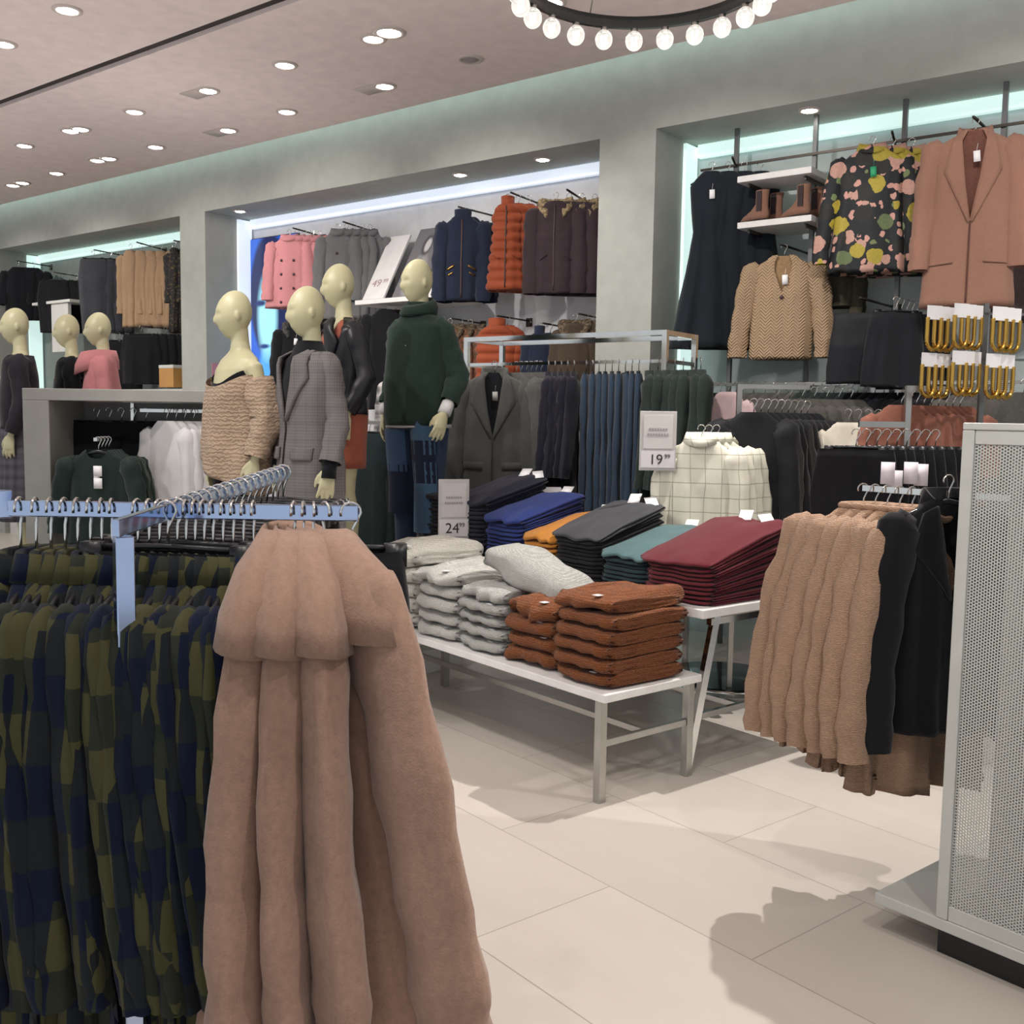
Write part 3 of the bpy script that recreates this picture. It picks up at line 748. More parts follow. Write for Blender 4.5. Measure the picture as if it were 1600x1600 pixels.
for s_, A in ((-1, aL), (1, aR)):
    m = MB(); sleeve_along(m, A, s_, (.062, .058, .054), .95, 5, .12); wear(t, m, 'sleeve', gk, 'grey check coat sleeve')
    m = MB(); e, wv_ = Vector(A[0]), Vector(A[1]); dd = (wv_ - e).normalized(); m.tube([wv_ - dd * .06, wv_, wv_ + Vector((0, -.004, -.045))], [.040, .040, .043], 12, .9); wear(t, m, 'cuff', MATS['black_jersey'], 'black cuff under the coat sleeve')
m = MB(); hips_legs(m); wear(t, m, 'trousers', MATS['black_trouser'], 'black trousers')
# 3: leather jacket, salmon top, rust skirt
aL = arm(-1, .06, .02, .07, -.05); aR = arm(1, .07, .05, .05, -.06, 1.13, .93)
t, z3_ = mannequin('cream mannequin in a black leather jacket over a rust dress, third from left', (534, 412), 6.0, (-r0 * .84 - f0 * .54), (aL, aR), headturn=-.25)
rust = fabric('rust_crepe', 'a8604e', .12, 20, .85)
m = MB(); Shell([(1.47, .10, .075), (1.42, .15, .09), (1.3, .152, .128), (1.2, .145, .125), (1.08, .135, .11), (.95, .185, .13), (.62, .165, .125)], vneck=.10, vp=4, rows=26, n=40, pleat=.004, wr=.005, seed=6).mesh(m); wear(t, m, 'dress', rust, 'salmon rust dress ending at mid thigh')
lea = plain('black_leather', '1b1c22', .38, 0, .5, .5)
m = MB(); S = Shell([(1.485, .075, .065), (1.45, .14, .08), (1.41, .195, .098), (1.25, .185, .13), (1.05, .175, .12), (.93, .19, .13)], vneck=.44, vp=3.4, rows=34, n=56, wr=.014, seed=9); S.mesh(m); wear(t, m, 'jacket', lea, 'open black leather jacket')
for s_ in (-1, 1):
    q = MB(); S.patch(q, [(s_ * .065, 1.48), (s_ * .075, 1.33), (s_ * .07, 1.15)], [(s_ * .10, 1.46), (s_ * .15, 1.34), (s_ * .085, 1.13)], .012, .008); wear(t, q, 'lapel', lea, 'wide black leather lapel')
for s_, A in ((-1, aL), (1, aR)):
    m = MB(); sleeve_along(m, A, s_, (.062, .054, .045), .97, 8, .25); wear(t, m, 'sleeve', lea, 'black leather sleeve')
# 4: green sweater, patchwork jeans
aL = arm(-1, .07, .05, .09, -.02, 1.13, .92); aR = arm(1, .09, .05, .10, -.09, 1.13, .93, (0, -.45, -1))
t, z4_ = mannequin('cream mannequin in a dark green roll neck sweater and patchwork jeans', (656, 405), 6.45, (-r0 * .55 - f0 * .83), (aL, aR), headturn=-.45, scale=1.1)
gr = fabric('bottle_green_knit', '24352f', .2, 45, .95, .5)
m = MB(); S = Shell([(1.55, .07, .07), (1.50, .085, .078), (1.45, .135, .09), (1.41, .20, .105), (1.2, .205, .14), (.90, .215, .145), (.865, .20, .14)], rows=36, n=52, wr=.010, pleat=.006, k=4, seed=3); S.mesh(m); wear(t, m, 'sweater', gr, 'bottle green sweater')
m = MB(); m.loft([[(r * math.cos(a), r * .95 * math.sin(a) - .006 + tilt * math.sin(a), zz + .03 * math.sin(a) * (zz > 1.5)) for a in [2 * PI * k / 32 for k in range(32)]] for r, zz, tilt in ((.075, 1.47, 0), (.105, 1.475, 0), (.112, 1.51, 0), (.098, 1.545, 0), (.085, 1.56, 0), (.078, 1.54, 0), (.072, 1.50, 0))]); wear(t, m, 'roll_neck', gr, 'slouchy folded roll neck')
m = MB(); Shell([(.92, .18, .12), (.85, .205, .136)], rows=3, n=40, wr=.004).mesh(m); wear(t, m, 'shirt_hem', plain('white_cotton', 'dcdcdc', .9), 'white shirt hem showing below the sweater')
for s_, A in ((-1, aL), (1, aR)):
    m = MB(); sleeve_along(m, A, s_, (.068, .064, .052), .88, 6, .16); wear(t, m, 'sleeve', gr, 'green sweater sleeve')
    m = MB(); e, wv_ = Vector(A[0]), Vector(A[1]); m.tube([e.lerp(wv_, .7), e.lerp(wv_, .86), wv_], [.036, .037, .038], 12); wear(t, m, 'shirt_cuff', MATS['white_cotton'], 'white shirt cuff')
m = MB(); hips_legs(m, (.105, .08, .066, .058)); wear(t, m, 'jeans', fabric('denim_mid', '34445c', .2, 80), 'blue patchwork jeans')
for x, zz, ww, hh, cc in ((.09, .80, .085, .10, '46607a'), (.09, .66, .08, .12, '1e2438'), (.085, .46, .085, .20, '46607a'), (-.09, .72, .07, .12, '3c516e'), (-.09, .5, .08, .14, '1e2438')):
    q = MB(); rg = []
    for i in range(7):
        z_ = zz + hh - 2 * hh * i / 6; rr = .112 - (.94 - z_) * .085 if z_ > .5 else .078
        rr = max(.074, rr); cx_ = (.094 if x > 0 else -.094)
        rg.append([(cx_ + (rr + .016) * math.cos(a) * 1, -.008 + (rr + .018) * math.sin(a), z_) for a in [-PI / 2 + ww / rr * (k / 6 - .5) * 2 for k in range(7)]])
    q.loft(rg, False); wear(t, q, 'denim_patch', fabric('denim_' + cc, cc, .15, 80), 'contrast denim patch')
# platform under the four (its legs end behind the tables)
pf = at_d(500, 700, 5.6); 
for nm, (hx, D, zz) in {'a': (371, 5.45, z1_), 'b': (484, 5.2, z2_), 'c': (534, 6.0, z3_), 'd': (656, 6.45, z4_)}.items():
    p = at_d(hx, 600, D)
    tt = MB(); hs = .20; tt.box((p.x - hs, p.y - hs, 0), (p.x + hs, p.y + hs, zz + .0))
    lab = {'a': 'white plinth under the mannequin in the beige knit', 'b': 'white plinth under the mannequin in the check coat', 'c': 'white plinth under the mannequin in the leather jacket', 'd': 'white plinth under the mannequin in the green sweater'}[nm]
    tag(tt.build('plinth', WHITE, None, False, .004), lab, 'plinth')
# left group behind the low gondola
for (hx, hy, D, lab, cmat, kind, sc_) in ((27, 481, 7.3, 'mannequin with a glossy highlighted head in a charcoal cardigan, at the left edge', fabric('charcoal_jersey', '2c2a30'), 'dark', 1),
                                   (108, 491, 8.0, 'mannequin in a black top, middle of the three behind the grey gondola', fabric('black_jersey', '15161b'), 'dark2', 1),
                                   (157, 488, 7.8, 'mannequin in a pink coat with a large collar, behind the grey gondola', fabric('pink_wool', 'd08a8c', .08), 'pink', 1)):
    aL = arm(-1); aR = arm(1, .06, .03, .07, -.05)
    t, zb = mannequin(lab, (hx, hy), D, (-r0 * .9 - f0 * .35), (aL, aR))
    m = MB()
    if kind == 'pink':
        S = Shell([(1.50, .10, .09), (1.46, .15, .10), (1.41, .20, .11), (1.2, .20, .14), (.62, .23, .16)], rows=30, n=44, wr=.008, pleat=.006, seed=2); S.mesh(m); wear(t, m, 'coat', cmat, 'pink wool coat')
        m = MB(); m.loft([[(r * math.cos(a), r * .9 * math.sin(a) - .01 - (.06 if math.sin(a) < 0 else 0) * o_, zz - .06 * max(0, -math.sin(a)) * o_) for a in [2 * PI * k / 32 for k in range(32)]] for r, zz, o_ in ((.09, 1.42, 0), (.105, 1.50, 0), (.13, 1.51, .3), (.15, 1.44, .7), (.152, 1.37, .8), (.135, 1.37, .7))]); wear(t, m, 'collar', cmat, 'large folded pink collar')
        for zz in (1.3, 1.2):
            q = MB(); p = S.front(.02, zz, .01); q.ball((0, 0, 0), .015, .008, .015); ob = q.build('button', plain('dark_button', '3a2226', .4), t, loc=p)
    else:
        Shell([(1.46, .14, .10), (1.41, .20, .11), (1.2, .19, .13), (1.0, .19, .13), (.95, .19, .13)], vneck=.16, vp=5, rows=26, n=44, wr=.01, seed=5).mesh(m); wear(t, m, 'top', cmat, 'dark knitted top')
        m = MB(); Shell([(1.0, .16, .12), (.9, .20, .14), (.3, .24, .17)], rows=20, n=44, pleat=.012).mesh(m); wear(t, m, 'skirt', check('dark_grey_check', '4c4a52', '6b6870', 90), 'dark grey patterned skirt')
    for s_, A in ((-1, aL), (1, aR)):
        m = MB(); sleeve_along(m, A, s_, (.066, .06, .05), .97, 8, .15); wear(t, m, 'sleeve', cmat, 'sleeve of the top')
    p = at_d(hx, 600, D)
    tag(MB().box((p.x - .26, p.y - .24, 0), (p.x + .26, p.y + .24, zb)).build('plinth', WHITE, None, False), 'white plinth under the ' + lab.split(',')[0], 'plinth')

# ------------------------------------------------------------------ folded clothes
def folded(w_, d, h, seed=0, layers=3, noise_amp=.006, top_bulge=.0, sq=.75, m=18, n=26):
    mb = MB(); rings = []
    def ring(e, shrink, xo):
        out = []
        for k in range(n):
            a = 2 * PI * k / n; y = d / 2 * sp(math.cos(a), .45) * (shrink if shrink > .8 else shrink); z = h / 2 * sp(math.sin(a), sq) * shrink
            bul = top_bulge * max(0, math.sin(a)) * (1 - (2 * abs(y) / d) ** 2) * (1 - e * e)
            q = noise.noise(Vector((e * 2 + seed, y * 7, z * 9 + seed * .7)))
            z2 = h / 2 + z + bul + q * noise_amp
            x = e * w_ / 2 + xo * (abs(math.sin(layers * PI * (z / h + .5))) ** .5 - .5) + q * noise_amp
            out.append(Vector((x, y - (.012 if abs(y) > d * .4 else 0) * 0 + q * noise_amp * (1 if y < 0 else 1), max(.001, z2))))
        return out
    for s_, f_ in ((.05, 1), (.4, 1), (.7, 1), (.9, .8)): rings.append(ring(-1, s_, -.012 * f_))
    for i in range(m + 1):
        e = -1 + 2 * i / m; e2 = max(-.985, min(.985, e)); rings.append(ring(e2, (1 - abs(e2) ** 10 * .18), 0))
    for s_, f_ in ((.9, .8), (.7, 1), (.4, 1), (.05, 1)): rings.append(ring(1, s_, .012 * f_))
    return mb.loft(rings, True, True, True)
RZ = AU
def on_table(origin, u, v): return Vector((origin.x, origin.y, 0)) + UR * u + VV * v
# table 1 (low bench)
T1 = at_z(945, 1087, .47); T1Z = .47
T1L, T1W = 1.98, .60
t = thing('display_bench', 'low white display bench with chrome frame, carrying the knitwear stacks', 'table', (T1.x, T1.y, 0), AU)
MB().box((-T1L, 0, T1Z - .035), (0, T1W, T1Z)).build('table_top', WHITE, t, False, .004)
for x in (-.05, -T1L + .05):
    for y in (.03, T1W - .03):
        MB().box((x - .019, y - .019, 0), (x + .019, y + .019, T1Z - .036)).build('leg', STEEL, t, False, .002)
    MB().box((x - .012, .05, .235), (x + .012, T1W - .05, .265)).build('side_stretcher', STEEL, t, False, .002)
MB().box((-T1L + .063, T1W / 2 - .012, .237), (-.063, T1W / 2 + .012, .263)).build('long_stretcher', STEEL, t, False, .002)
# table 2 (tall trestle table)
T2Z = .768; T2 = at_z(1099, 954, T2Z); T2L, T2W = 2.42, .80
t = thing('display_table', 'white topped trestle table with chrome legs, carrying the folded trousers', 'table', (T2.x, T2.y, 0), AU)
MB().box((-T2L, 0, T2Z - .04), (0, T2W, T2Z)).build('table_top', WHITE, t, False, .004)
for x in (-.10, -T2L + .12):
    for s_, y0, y1 in ((1, .16, .0), (-1, T2W - .16, T2W)):
        MB().bar((x, y1 + s_ * .03, 0), (x, y0 + s_ * .05, T2Z - .041), .034, .034).build('leg', CHROME, t, False)
    MB().box((x - .014, .16, T2Z - .10), (x + .014, T2W - .16, T2Z - .07)).build('upper_bar', CHROME, t, False)
    MB().box((x - .012, .10, .24), (x + .012, T2W - .10, .268)).build('side_stretcher', CHROME, t, False)
MB().box((-T2L + .14, T2W / 2 - .012, .242), (-.12, T2W / 2 + .012, .266)).build('long_stretcher', CHROME, t, False)

def stack(tab, tz, u, v, n, w_, d, h, mat, name, cat, group, lab_top, lab_mid, lab_bot, bulge=.02, tilt=0, layers=3, jit=.012, topmess=None, tagged=True, slope=0, sz=1, amp=.006):
    z = tz; base = None
    for i in range(n):
        hh = h * random.uniform(.92, 1.06)
        top = i == n - 1
        p = on_table(tab, u + random.uniform(-jit, jit), v + random.uniform(-jit, jit))
        lab = lab_top if top else (lab_bot if i == 0 and n > 1 else lab_mid)
        if i < 2 or top:
            mb = folded(w_, d, h * 1.03, seed=u * 7 + i * 3.1, layers=layers, top_bulge=bulge if top else 0, noise_amp=amp * (2 if top else 1))
            o = mb.build(name, mat); base = o
            if tagged:
                tg = MB(); tg.box((-.018, -.004, -.001), (.018, .03, .001)); tgo = tg.build('paper_label', TAGW, o, loc=(w_ * .22, -d / 2 + .035, h * .92 + (bulge * .5 if top else 0)))
        else: o = copy_tree(base)
        o.location = (p.x, p.y, z + .001); o.rotation_euler = (0, 0, AU + random.uniform(-.03, .03))
        if slope: o.rotation_euler = (Matrix.Rotation(AU + random.uniform(-.02, .02), 3, 'Z') @ Matrix.Rotation(slope * i, 3, 'X')).to_euler(); 
        tag(o, lab, cat, group); z += hh
    return z
cream = knit('cream_knit', 'e8e4da', 60); wht = knit('white_melange_knit', 'd4d2cc', 60); lgrey = knit('light_grey_knit', 'bdbdb8', 60); rst = knit('rust_knit', '7e4826', 34, False, 1, .34)
def sstack(u, v, n, mat, col, where, w_=.34, d=.50, h=.064, bulge=.03):
    return stack(T1, T1Z, u, v, n, w_, d, h, mat, 'folded_sweater', 'sweater', 'folded knitwear on the low bench', 'folded %s sweater, topmost of the %s' % (col, where), 'folded %s sweater inside the %s' % (col, where), 'folded %s sweater, lowest of the %s' % (col, where), bulge, amp=.016)
sstack(-.20, .275, 6, rst, 'rust brown', 'rust stack at the bench end')
sstack(-.565, .30, 4, rst, 'rust brown', 'lower rust stack beside the grey one', .33, .5, .075, .03)
zt = sstack(-.93, .28, 5, lgrey, 'light grey', 'grey stack between rust and white', .33, .5, .062, .01)
sstack(-1.30, .28, 5, wht, 'white melange', 'white stack left of the grey one', .34, .5, .068, .03)
sstack(-1.69, .28, 5, cream, 'cream', 'cream stack beside the camel coats', .36, .5, .085, .06)
mb = folded(.50, .30, .12, 5.5, 2, .02, .03); o = mb.build('unfolded_sweater', lgrey); p = on_table(T1, -.78, .30)
o.location = (p.x, p.y, zt + .015); o.rotation_euler = (Matrix.Rotation(AU + .15, 3, 'Z') @ Matrix.Rotation(.30, 3, 'Y')).to_euler()
tag(o, 'light grey ribbed sweater thrown untidily on top of the grey stack', 'sweater')

# trousers on table 2
def tstack(px, n, mat, col, where, w_=.30, d=.52, h=.018, v=None, top=None, u=None, tags_=1, slope=.022, twist=0):
    uu = u; base = None; z = T2Z; vv_ = v if v is not None else .36
    for i in range(n):
        topi = i == n - 1
        q = on_table(T2, uu + random.uniform(-.008, .008), vv_ + random.uniform(-.008, .008))
        if i < 2: base = folded(w_, d, h * 1.05, uu * 5 + i, 2, .003, 0, .6).build('folded_trousers', mat); o = base
        elif topi: o = folded(w_ * 1.05, d * 1.05, h * 1.7, uu * 5 + 9, 2, .016, .02, .7, 24, 34).build('folded_trousers', top or mat)
        else: o = copy_tree(base)
        th_ = slope * i
        o.rotation_euler = (Matrix.Rotation(AU + random.uniform(-.02, .02) + (twist if topi else 0), 3, 'Z') @ Matrix.Rotation(th_, 3, 'X')).to_euler()
        o.location = (q.x, q.y, z + d / 2 * math.sin(th_) + .001); z += h
        tag(o, ('pair of %s trousers, topmost of the %s' if topi else ('pair of %s trousers, lowest of the %s' if i == 0 else 'pair of %s trousers within the %s')) % (col, where), 'trousers', 'folded trousers on the trestle table')
        if topi:
            for k in range(tags_):
                tg = MB().box((-.032, -.045, 0), (.032, .045, .0015)); tg.build('price_label', TAGW, o, loc=(-.05 + .14 * k - (.0 if tags_ > 1 else -.05), d * .5 - .02 * k, h * 2.1)).rotation_euler = (.25, .1, .5 + k * .4)
burg = fabric('burgundy_twill', '5e2029', .14, 30); teal = fabric('teal_satin', '4a6668', .15, 12, .55); must = fabric('mustard_twill', 'b0742e', .1, 30)
cobalt = fabric('cobalt_twill', '2b3a78', .12, 30); navyt = fabric('navy_twill', '20202e', .15, 30); blk = fabric('black_twill', '17171b', .15, 30); char = fabric('charcoal_coated', '3a3b40', .15, 12, .5)
dteal = fabric('dark_teal_twill', '22343a', .15, 30)
tstack(0, 9, burg, 'burgundy', 'burgundy stack at the table corner', u=-.23, w_=.40, h=.020, d=.60, tags_=2, slope=.034)
tstack(0, 8, dteal, 'teal', 'teal stack beside the burgundy one', u=-.60, w_=.31, h=.020, top=teal, tags_=1, slope=.03)
tstack(0, 11, blk, 'black', 'black stack between teal and mustard', u=-.95, w_=.34, h=.020, top=char, tags_=2, slope=.03)
tstack(0, 7, must, 'mustard', 'low mustard stack', u=-1.25, w_=.26, h=.026, tags_=1, slope=.035)
tstack(0, 11, cobalt, 'cobalt blue', 'blue stack left of the mustard one', u=-1.56, w_=.32, h=.023, tags_=1, slope=.024)
tstack(0, 13, navyt, 'navy', 'navy stack behind the price stand', u=-1.90, w_=.32, h=.025, tags_=2, slope=.022)
tstack(0, 14, blk, 'black', 'black stack at the left table end', u=-2.24, w_=.32, h=.024, tags_=0, slope=.0, d=.46)
# ------------------------------------------------------------------ front T rack with flannel shirts and camel coats
RZR = YAW + PI / 2        # garment width runs along the view direction
fa = at_d(8, 797, 1.9); fb = at_d(560, 802, 1.9); zr = 1.415; fa.z = fb.z = zr
ca = at_d(180, 826, 1.67); cb = at_d(446, 738, 2.55)
t = thing('garment_rack', 'nearest chrome T-shaped rack with flannel shirts and camel coats', 'clothes rack', (at_d(193, 850, 1.70).x, at_d(193, 850, 1.70).y, 0))
o_ = t.location.copy()
CH2 = plain('reflection_tinted_chrome', 'afc0e0', .1, 1)  # blue reflection painted into the chrome colour of post and rails
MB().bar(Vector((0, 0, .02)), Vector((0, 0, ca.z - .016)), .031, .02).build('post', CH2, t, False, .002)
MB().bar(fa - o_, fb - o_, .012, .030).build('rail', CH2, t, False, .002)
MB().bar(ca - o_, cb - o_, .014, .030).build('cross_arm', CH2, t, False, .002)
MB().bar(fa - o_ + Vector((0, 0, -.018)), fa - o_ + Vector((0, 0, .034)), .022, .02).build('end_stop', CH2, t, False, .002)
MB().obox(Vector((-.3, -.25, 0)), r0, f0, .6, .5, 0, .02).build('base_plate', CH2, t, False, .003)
def on_rail(px): 
    k = (px - 8) / (560 - 8); p = fa.lerp(fb, k); return Vector((p.x, p.y, zr + .016))
DROP = Vector((0, 0, -.055))
pl = plaid_olive()
kw = dict(collar='shirt', th=.030, pleat=.010, sl=.66, vneck=.02, sleeve_r=(.062, .042))
pos = [30, 55, 78, 100, 120, 140, 158, 174] + [214, 232, 248, 262, 276, 290, 304, 318, 332, 348, 364, 380, 396]
protos = []
for i, px in enumerate(pos):
    rz = RZR + random.uniform(-.10, .10) + (.10 if px < 180 else -.04)
    lab = ('olive and navy buffalo check flannel shirt, hung left of the rack post' if px < 180 else 'olive and navy buffalo check flannel shirt, hung right of the rack post')
    if px == 30: lab = 'olive and navy check flannel shirt with upturned collar, leftmost on the near rail'
    if px == 174: lab = 'olive and navy check flannel shirt immediately left of the chrome post'
    if px == 214: lab = 'olive and navy check flannel shirt immediately right of the chrome post'
    if px == 396: lab = 'olive and navy check flannel shirt touching the camel coats'
    p = on_rail(px)
    if len(protos) < 4:
        g = garment('shirt', pl, .47, .98, name='flannel_shirt', cat='shirt', group='flannel shirts on the near rack', loc=p + DROP, rz=rz, seed=i * 5, label=lab, tagm=None, **kw); protos.append(g)
    else:
        g = copy_tree(protos[i % 4]); g.location = p + DROP; g.rotation_euler = (Matrix.Rotation(rz, 3, 'Z') @ Matrix.Rotation(random.uniform(-.03, .05) if px < 180 else random.uniform(-.07, .02), 3, 'X')).to_euler(); g['label'] = lab
    hanger(p, rz, 'black hanger with chrome hook holding a flannel shirt on the near rail', 'hangers of the flannel shirts', drop=.055)
camel = fabric('camel_wool', '987a69', .20, 70, .95, .5, .12, .25, 260)
def add_big_collar(t, mat, nk=.075, th=.05):
    m = MB(); rg = []
    for o_, h_ in ((.0, -.03), (.004, .022), (.02, .03), (.07, 0), (.14, -.035), (.20, -.105), (.215, -.155), (.198, -.158), (.06, -.05)):
        rg.append([Vector(((nk + o_) * math.cos(a), (th * .8 + o_ * .21) * math.sin(a) + .004, NZ + h_ - .02 * max(0, -math.sin(a)))) for a in [PI * (-.30 + 1.6 * k / 26) for k in range(27)]])
    m.loft(rg, False); m.build('collar', mat, t)
for i, (px, dr, lab, W_) in enumerate(((459, -.07, 'camel wool coat nearest the flannel shirts', .54), (474, .07, 'camel wool coat, second from the flannel shirts', .5), (490, .24, 'camel wool coat just behind the rightmost one', .54), (508, .62, 'rightmost camel wool coat on the near rack, its back turned to the aisle', .62))):
    p = on_rail(px) + Vector((0, 0, .0)); rz = RZR + dr
    g = garment('coat', camel, W_, 1.10, name='wool_coat', cat='coat', group='camel coats on the near rack', loc=p, rz=rz, seed=i * 7 + 2, label=lab, th=.034 if i != 3 else .055, thh=.085 if i != 3 else .11, pleat=.03, sl=.74, hemw=.27 if i != 3 else .34, sleeve_r=(.060, .078) if i != 3 else (.075, .09), sleeve_out=W_ * .5, shoulder=.19)
    g.rotation_euler = (Matrix.Rotation(rz, 3, 'Z') @ Matrix.Rotation((.075, .04, .0, -.03)[i], 3, 'X') @ Matrix.Rotation((0, 0, 0, .05)[i], 3, 'Y')).to_euler()
    add_big_collar(g, camel)
    hanger(p, rz, ['hanger of the first camel coat', 'hanger of the second camel coat', 'hanger of the third camel coat', 'hanger of the rightmost camel coat'][i], 'hangers of the camel coats')
p = on_rail(548); hanger(p, YAW + .35, 'black clip hanger at the right end of the near rail', 'hangers of the near rail end', wid=.1, clip=True)
garment('skirt', fabric('black_twill', '17171b'), .24, .30, name='black_skirt', cat='skirt', loc=p, rz=YAW + .35, seed=2, label='short black skirt clipped at the right end of the near rail behind the camel coats', simple=True, th=.03)
# dark trousers on clip hangers along the cross arm
bt = fabric('black_twill', '17171b')
n = 17
for i in range(n):
    p = ca.lerp(cb, .22 + .76 * i / (n - 1)) + Vector((0, 0, .016)); ra = heading(Vector((cb - ca))) + PI + random.uniform(-.08, .08)
    lb = 'chrome hooked clip hanger on the upper cross arm, one of a dense row'
    if i == n - 1: lb = 'clip hanger at the far end of the cross arm'
    hanger(p, ra, lb, 'clip hangers on the cross arm', wid=.17, clip=True)
    if i % 3 == 0:
        garment('skirt', bt, .34, .42, name='hanging_skirt', cat='skirt', group='black skirts on the cross arm', loc=p, rz=ra, seed=i, label='black skirt clipped on the cross arm behind the flannel shirts', simple=True, th=.02)
# ------------------------------------------------------------------ perforated gondola with cardigans
P0 = at_z(1461, 1440, .12); GH = 1.6
t = thing('display_gondola', 'white steel gondola with perforated side panel at the right photo edge', 'gondola', (P0.x, P0.y, 0), AU)
GL, GW = 2.2, .62
PW = plain('powder_coated_white', 'b9bbb6', .45)
MB().box((-.02, .06, 0), (GL - .06, GW - .06, .10)).build('plinth', plain('black_plinth', '17171a', .4), t, False)
MB().box((-.20, 0, .10), (GL, GW, .135)).build('base_shelf', PW, t, False, .003)
for x in (0, GL - .04):
    for y in (0, GW - .035):
        MB().box((x, y, .136), (x + .035, y + .035, GH - .021)).build('upright', PW, t, False, .003)
MB().box((0, 0, GH - .02), (GL, GW, GH)).build('top_cap', PW, t, False, .003)
for y in (.008, GW - .014):
    MB().box((.036, y, .18), (GL - .045, y + .004, GH - .06)).build('perforated_panel', MATS.get('pf') or MATS.setdefault('pf', perforated()), t, False)
    MB().box((.036, y - .004, .136), (GL - .045, y + .008, .18)).build('lower_frame', PW, t, False, .002); MB().box((.036, y - .004, GH - .06), (GL - .045, y + .008, GH - .021)).build('upper_frame', PW, t, False, .002)
MB().box((.02, .27, .136), (GL - .05, .29, GH - .03)).build('centre_panel', plain('inner_panel', '9a9a97', .6), t, False)
hz = 1.372
MB().bar((.02, .31, hz), (-.50, .31, hz), .012, .02).build('arm', CHROME, t, False)
def gon(u, v, z): 
    q = Vector((P0.x, P0.y, 0)) + UR * u + VV * v; return Vector((q.x, q.y, z))
tan = knit('tan_soft_knit', 'ae8e76', 60, False, .8, .30)
for i in range(7):
    u = -.50 + .045 * i; p = gon(u, .31, hz + .011); rz = AU + math.radians(58 + i * 3.2)
    g = garment('sweater', tan, .80 - .02 * i, .84 + .012 * i, name='knit_cardigan', cat='cardigan', group='tan cardigans beside the gondola', loc=p, rz=rz, seed=i * 4 + 1, label=['long tan knit cardigan with bulging sleeve, outermost of the row beside the gondola', 'second tan cardigan from the outer end of the gondola arm', 'tan cardigan in the middle of the row on the gondola arm'][min(i, 2)] if i < 6 else 'tan cardigan next to the black blazer',
                th=.04, pleat=.045, sl=.70, hemw=.25, sleeve_r=(.105, .06), sleeve_out=.34, shoulder=.20, front=plain('seam_tan', '6e4f3a', .9) if i == 0 else None, vneck=.05, collar='round')
    hanger(p, rz, 'black hanger of a tan cardigan on the gondola arm', 'hangers on the gondola arm')
p = gon(-.17, .26, hz + .06); rz = AU + math.radians(66)
bf = fabric('black_felt', '131316', .12, 40)
g = garment('jacket', bf, .52, .74, name='blazer', cat='jacket', loc=p, rz=rz, seed=3, label='black blazer hanging before the perforated panel', th=.05, pleat=.014, sl=.72, vneck=.3, vp='v', collar='lapel', shoulder=.17, sleeve_out=.25)
hanger(p, rz, 'hanger of the black blazer at the gondola', 'hangers on the gondola arm')
# ------------------------------------------------------------------ central chrome frame rack
ra_, rb_ = at_d(730, 524, 7.1), at_d(1040, 522, 6.25); zt = 2.13; ra_.z = rb_.z = zt
dx_ = (rb_ - ra_).normalized(); dy_ = Vector((-dx_.y, dx_.x, 0)); LR = (rb_ - ra_).length; dp = .42
t = thing('frame_rack', 'tall chrome frame rack behind the trouser table with jeans and coats', 'clothes rack', (ra_.x, ra_.y, 0), math.atan2(dx_.y, dx_.x))
for x in (0, LR):
    for y in (0, dp): MB().box((x - .016, y - .016, 0), (x + .016, y + .016, zt - .03)).build('post', CHROME, t, False)
for y in (0, dp): MB().box((-.016, y - .016, zt - .03), (LR + .016, y + .016, zt)).build('top_rail', CHROME, t, False)
for x in (0, LR): MB().box((x - .014, .017, zt - .03), (x + .014, dp - .017, zt)).build('top_crossbar', CHROME, t, False)
hr = 1.955
MB().box((.017, -.001, hr - .02), (LR - .017, .02, hr)).build('hang_rail', CHROME, t, False)
for x in (0, LR): MB().box((x - .012, .017, hr - .025), (x + .012, dp - .017, hr)).build('side_rail', CHROME, t, False)
def cr(k, off=0): 
    q = ra_ + dx_ * LR * k + dy_ * (.01 + off); return Vector((q.x, q.y, hr + .002))
FR = heading(-r0 * .66 - f0 * .75); FJ = heading(-dx_ * .86 - Vector((-dx_.y, dx_.x, 0)) * .50)
g = garment('coat', fabric('charcoal_marl_wool', '4e4e4c', .2, 60), .62, 1.08, name='wool_coat', cat='coat', loc=cr(.20, -.10), rz=heading(-f0 - r0 * .12), seed=5, label='dark grey marl coat with wide lapels, front of the chrome frame rack', th=.06, sl=.66, vneck=.42, vp='v', collar='lapel', pockets=[(-.13, -.62, .13, .05, .0), (.13, -.62, .13, .05, .0)], front=plain('seam_dark', '2c2a2c', .9), liner=fabric('black_jersey', '15161b'), tagm=plain('grey_card', '9a9a98', .8), shoulder=.21)
hanger(cr(.20, -.10), heading(-f0 - r0 * .12), 'hanger of the dark grey coat on the frame rack', 'hangers on the frame rack')
hg = 'hangers on the frame rack'
row('coat', MATS['charcoal_marl_wool'], cr(.27), cr(.40), 6, .58, .98, FR, 'wool_coat', 'coat', 'grey coat directly behind the lapelled one on the frame rack', 'grey coat packed between the lapelled coat and the navy ones', 'grey coats on the frame rack', hg, th=.03, sl=.62, shoulder=.18)
row('jacket', fabric('midnight_wool', '1c1c26'), cr(.44), cr(.57), 5, .54, .90, FJ, 'dark_blazer', 'jacket', 'midnight blue jacket next to the grey coats', 'midnight blue jacket between grey coats and jeans', 'midnight jackets on the frame rack', hg, th=.03, sl=.6, shoulder=.18)
row('trousers', fabric('denim_blue', '334254', .2, 80), cr(.63), cr(.88), 9, .40, 1.10, FJ, 'jeans', 'jeans', 'blue jeans with pale tag, first of the jeans on the frame rack', 'blue jeans clipped in the row on the frame rack', 'jeans on the frame rack', hg, th=.035, last='blue jeans beside the green jackets', hemw=.13)
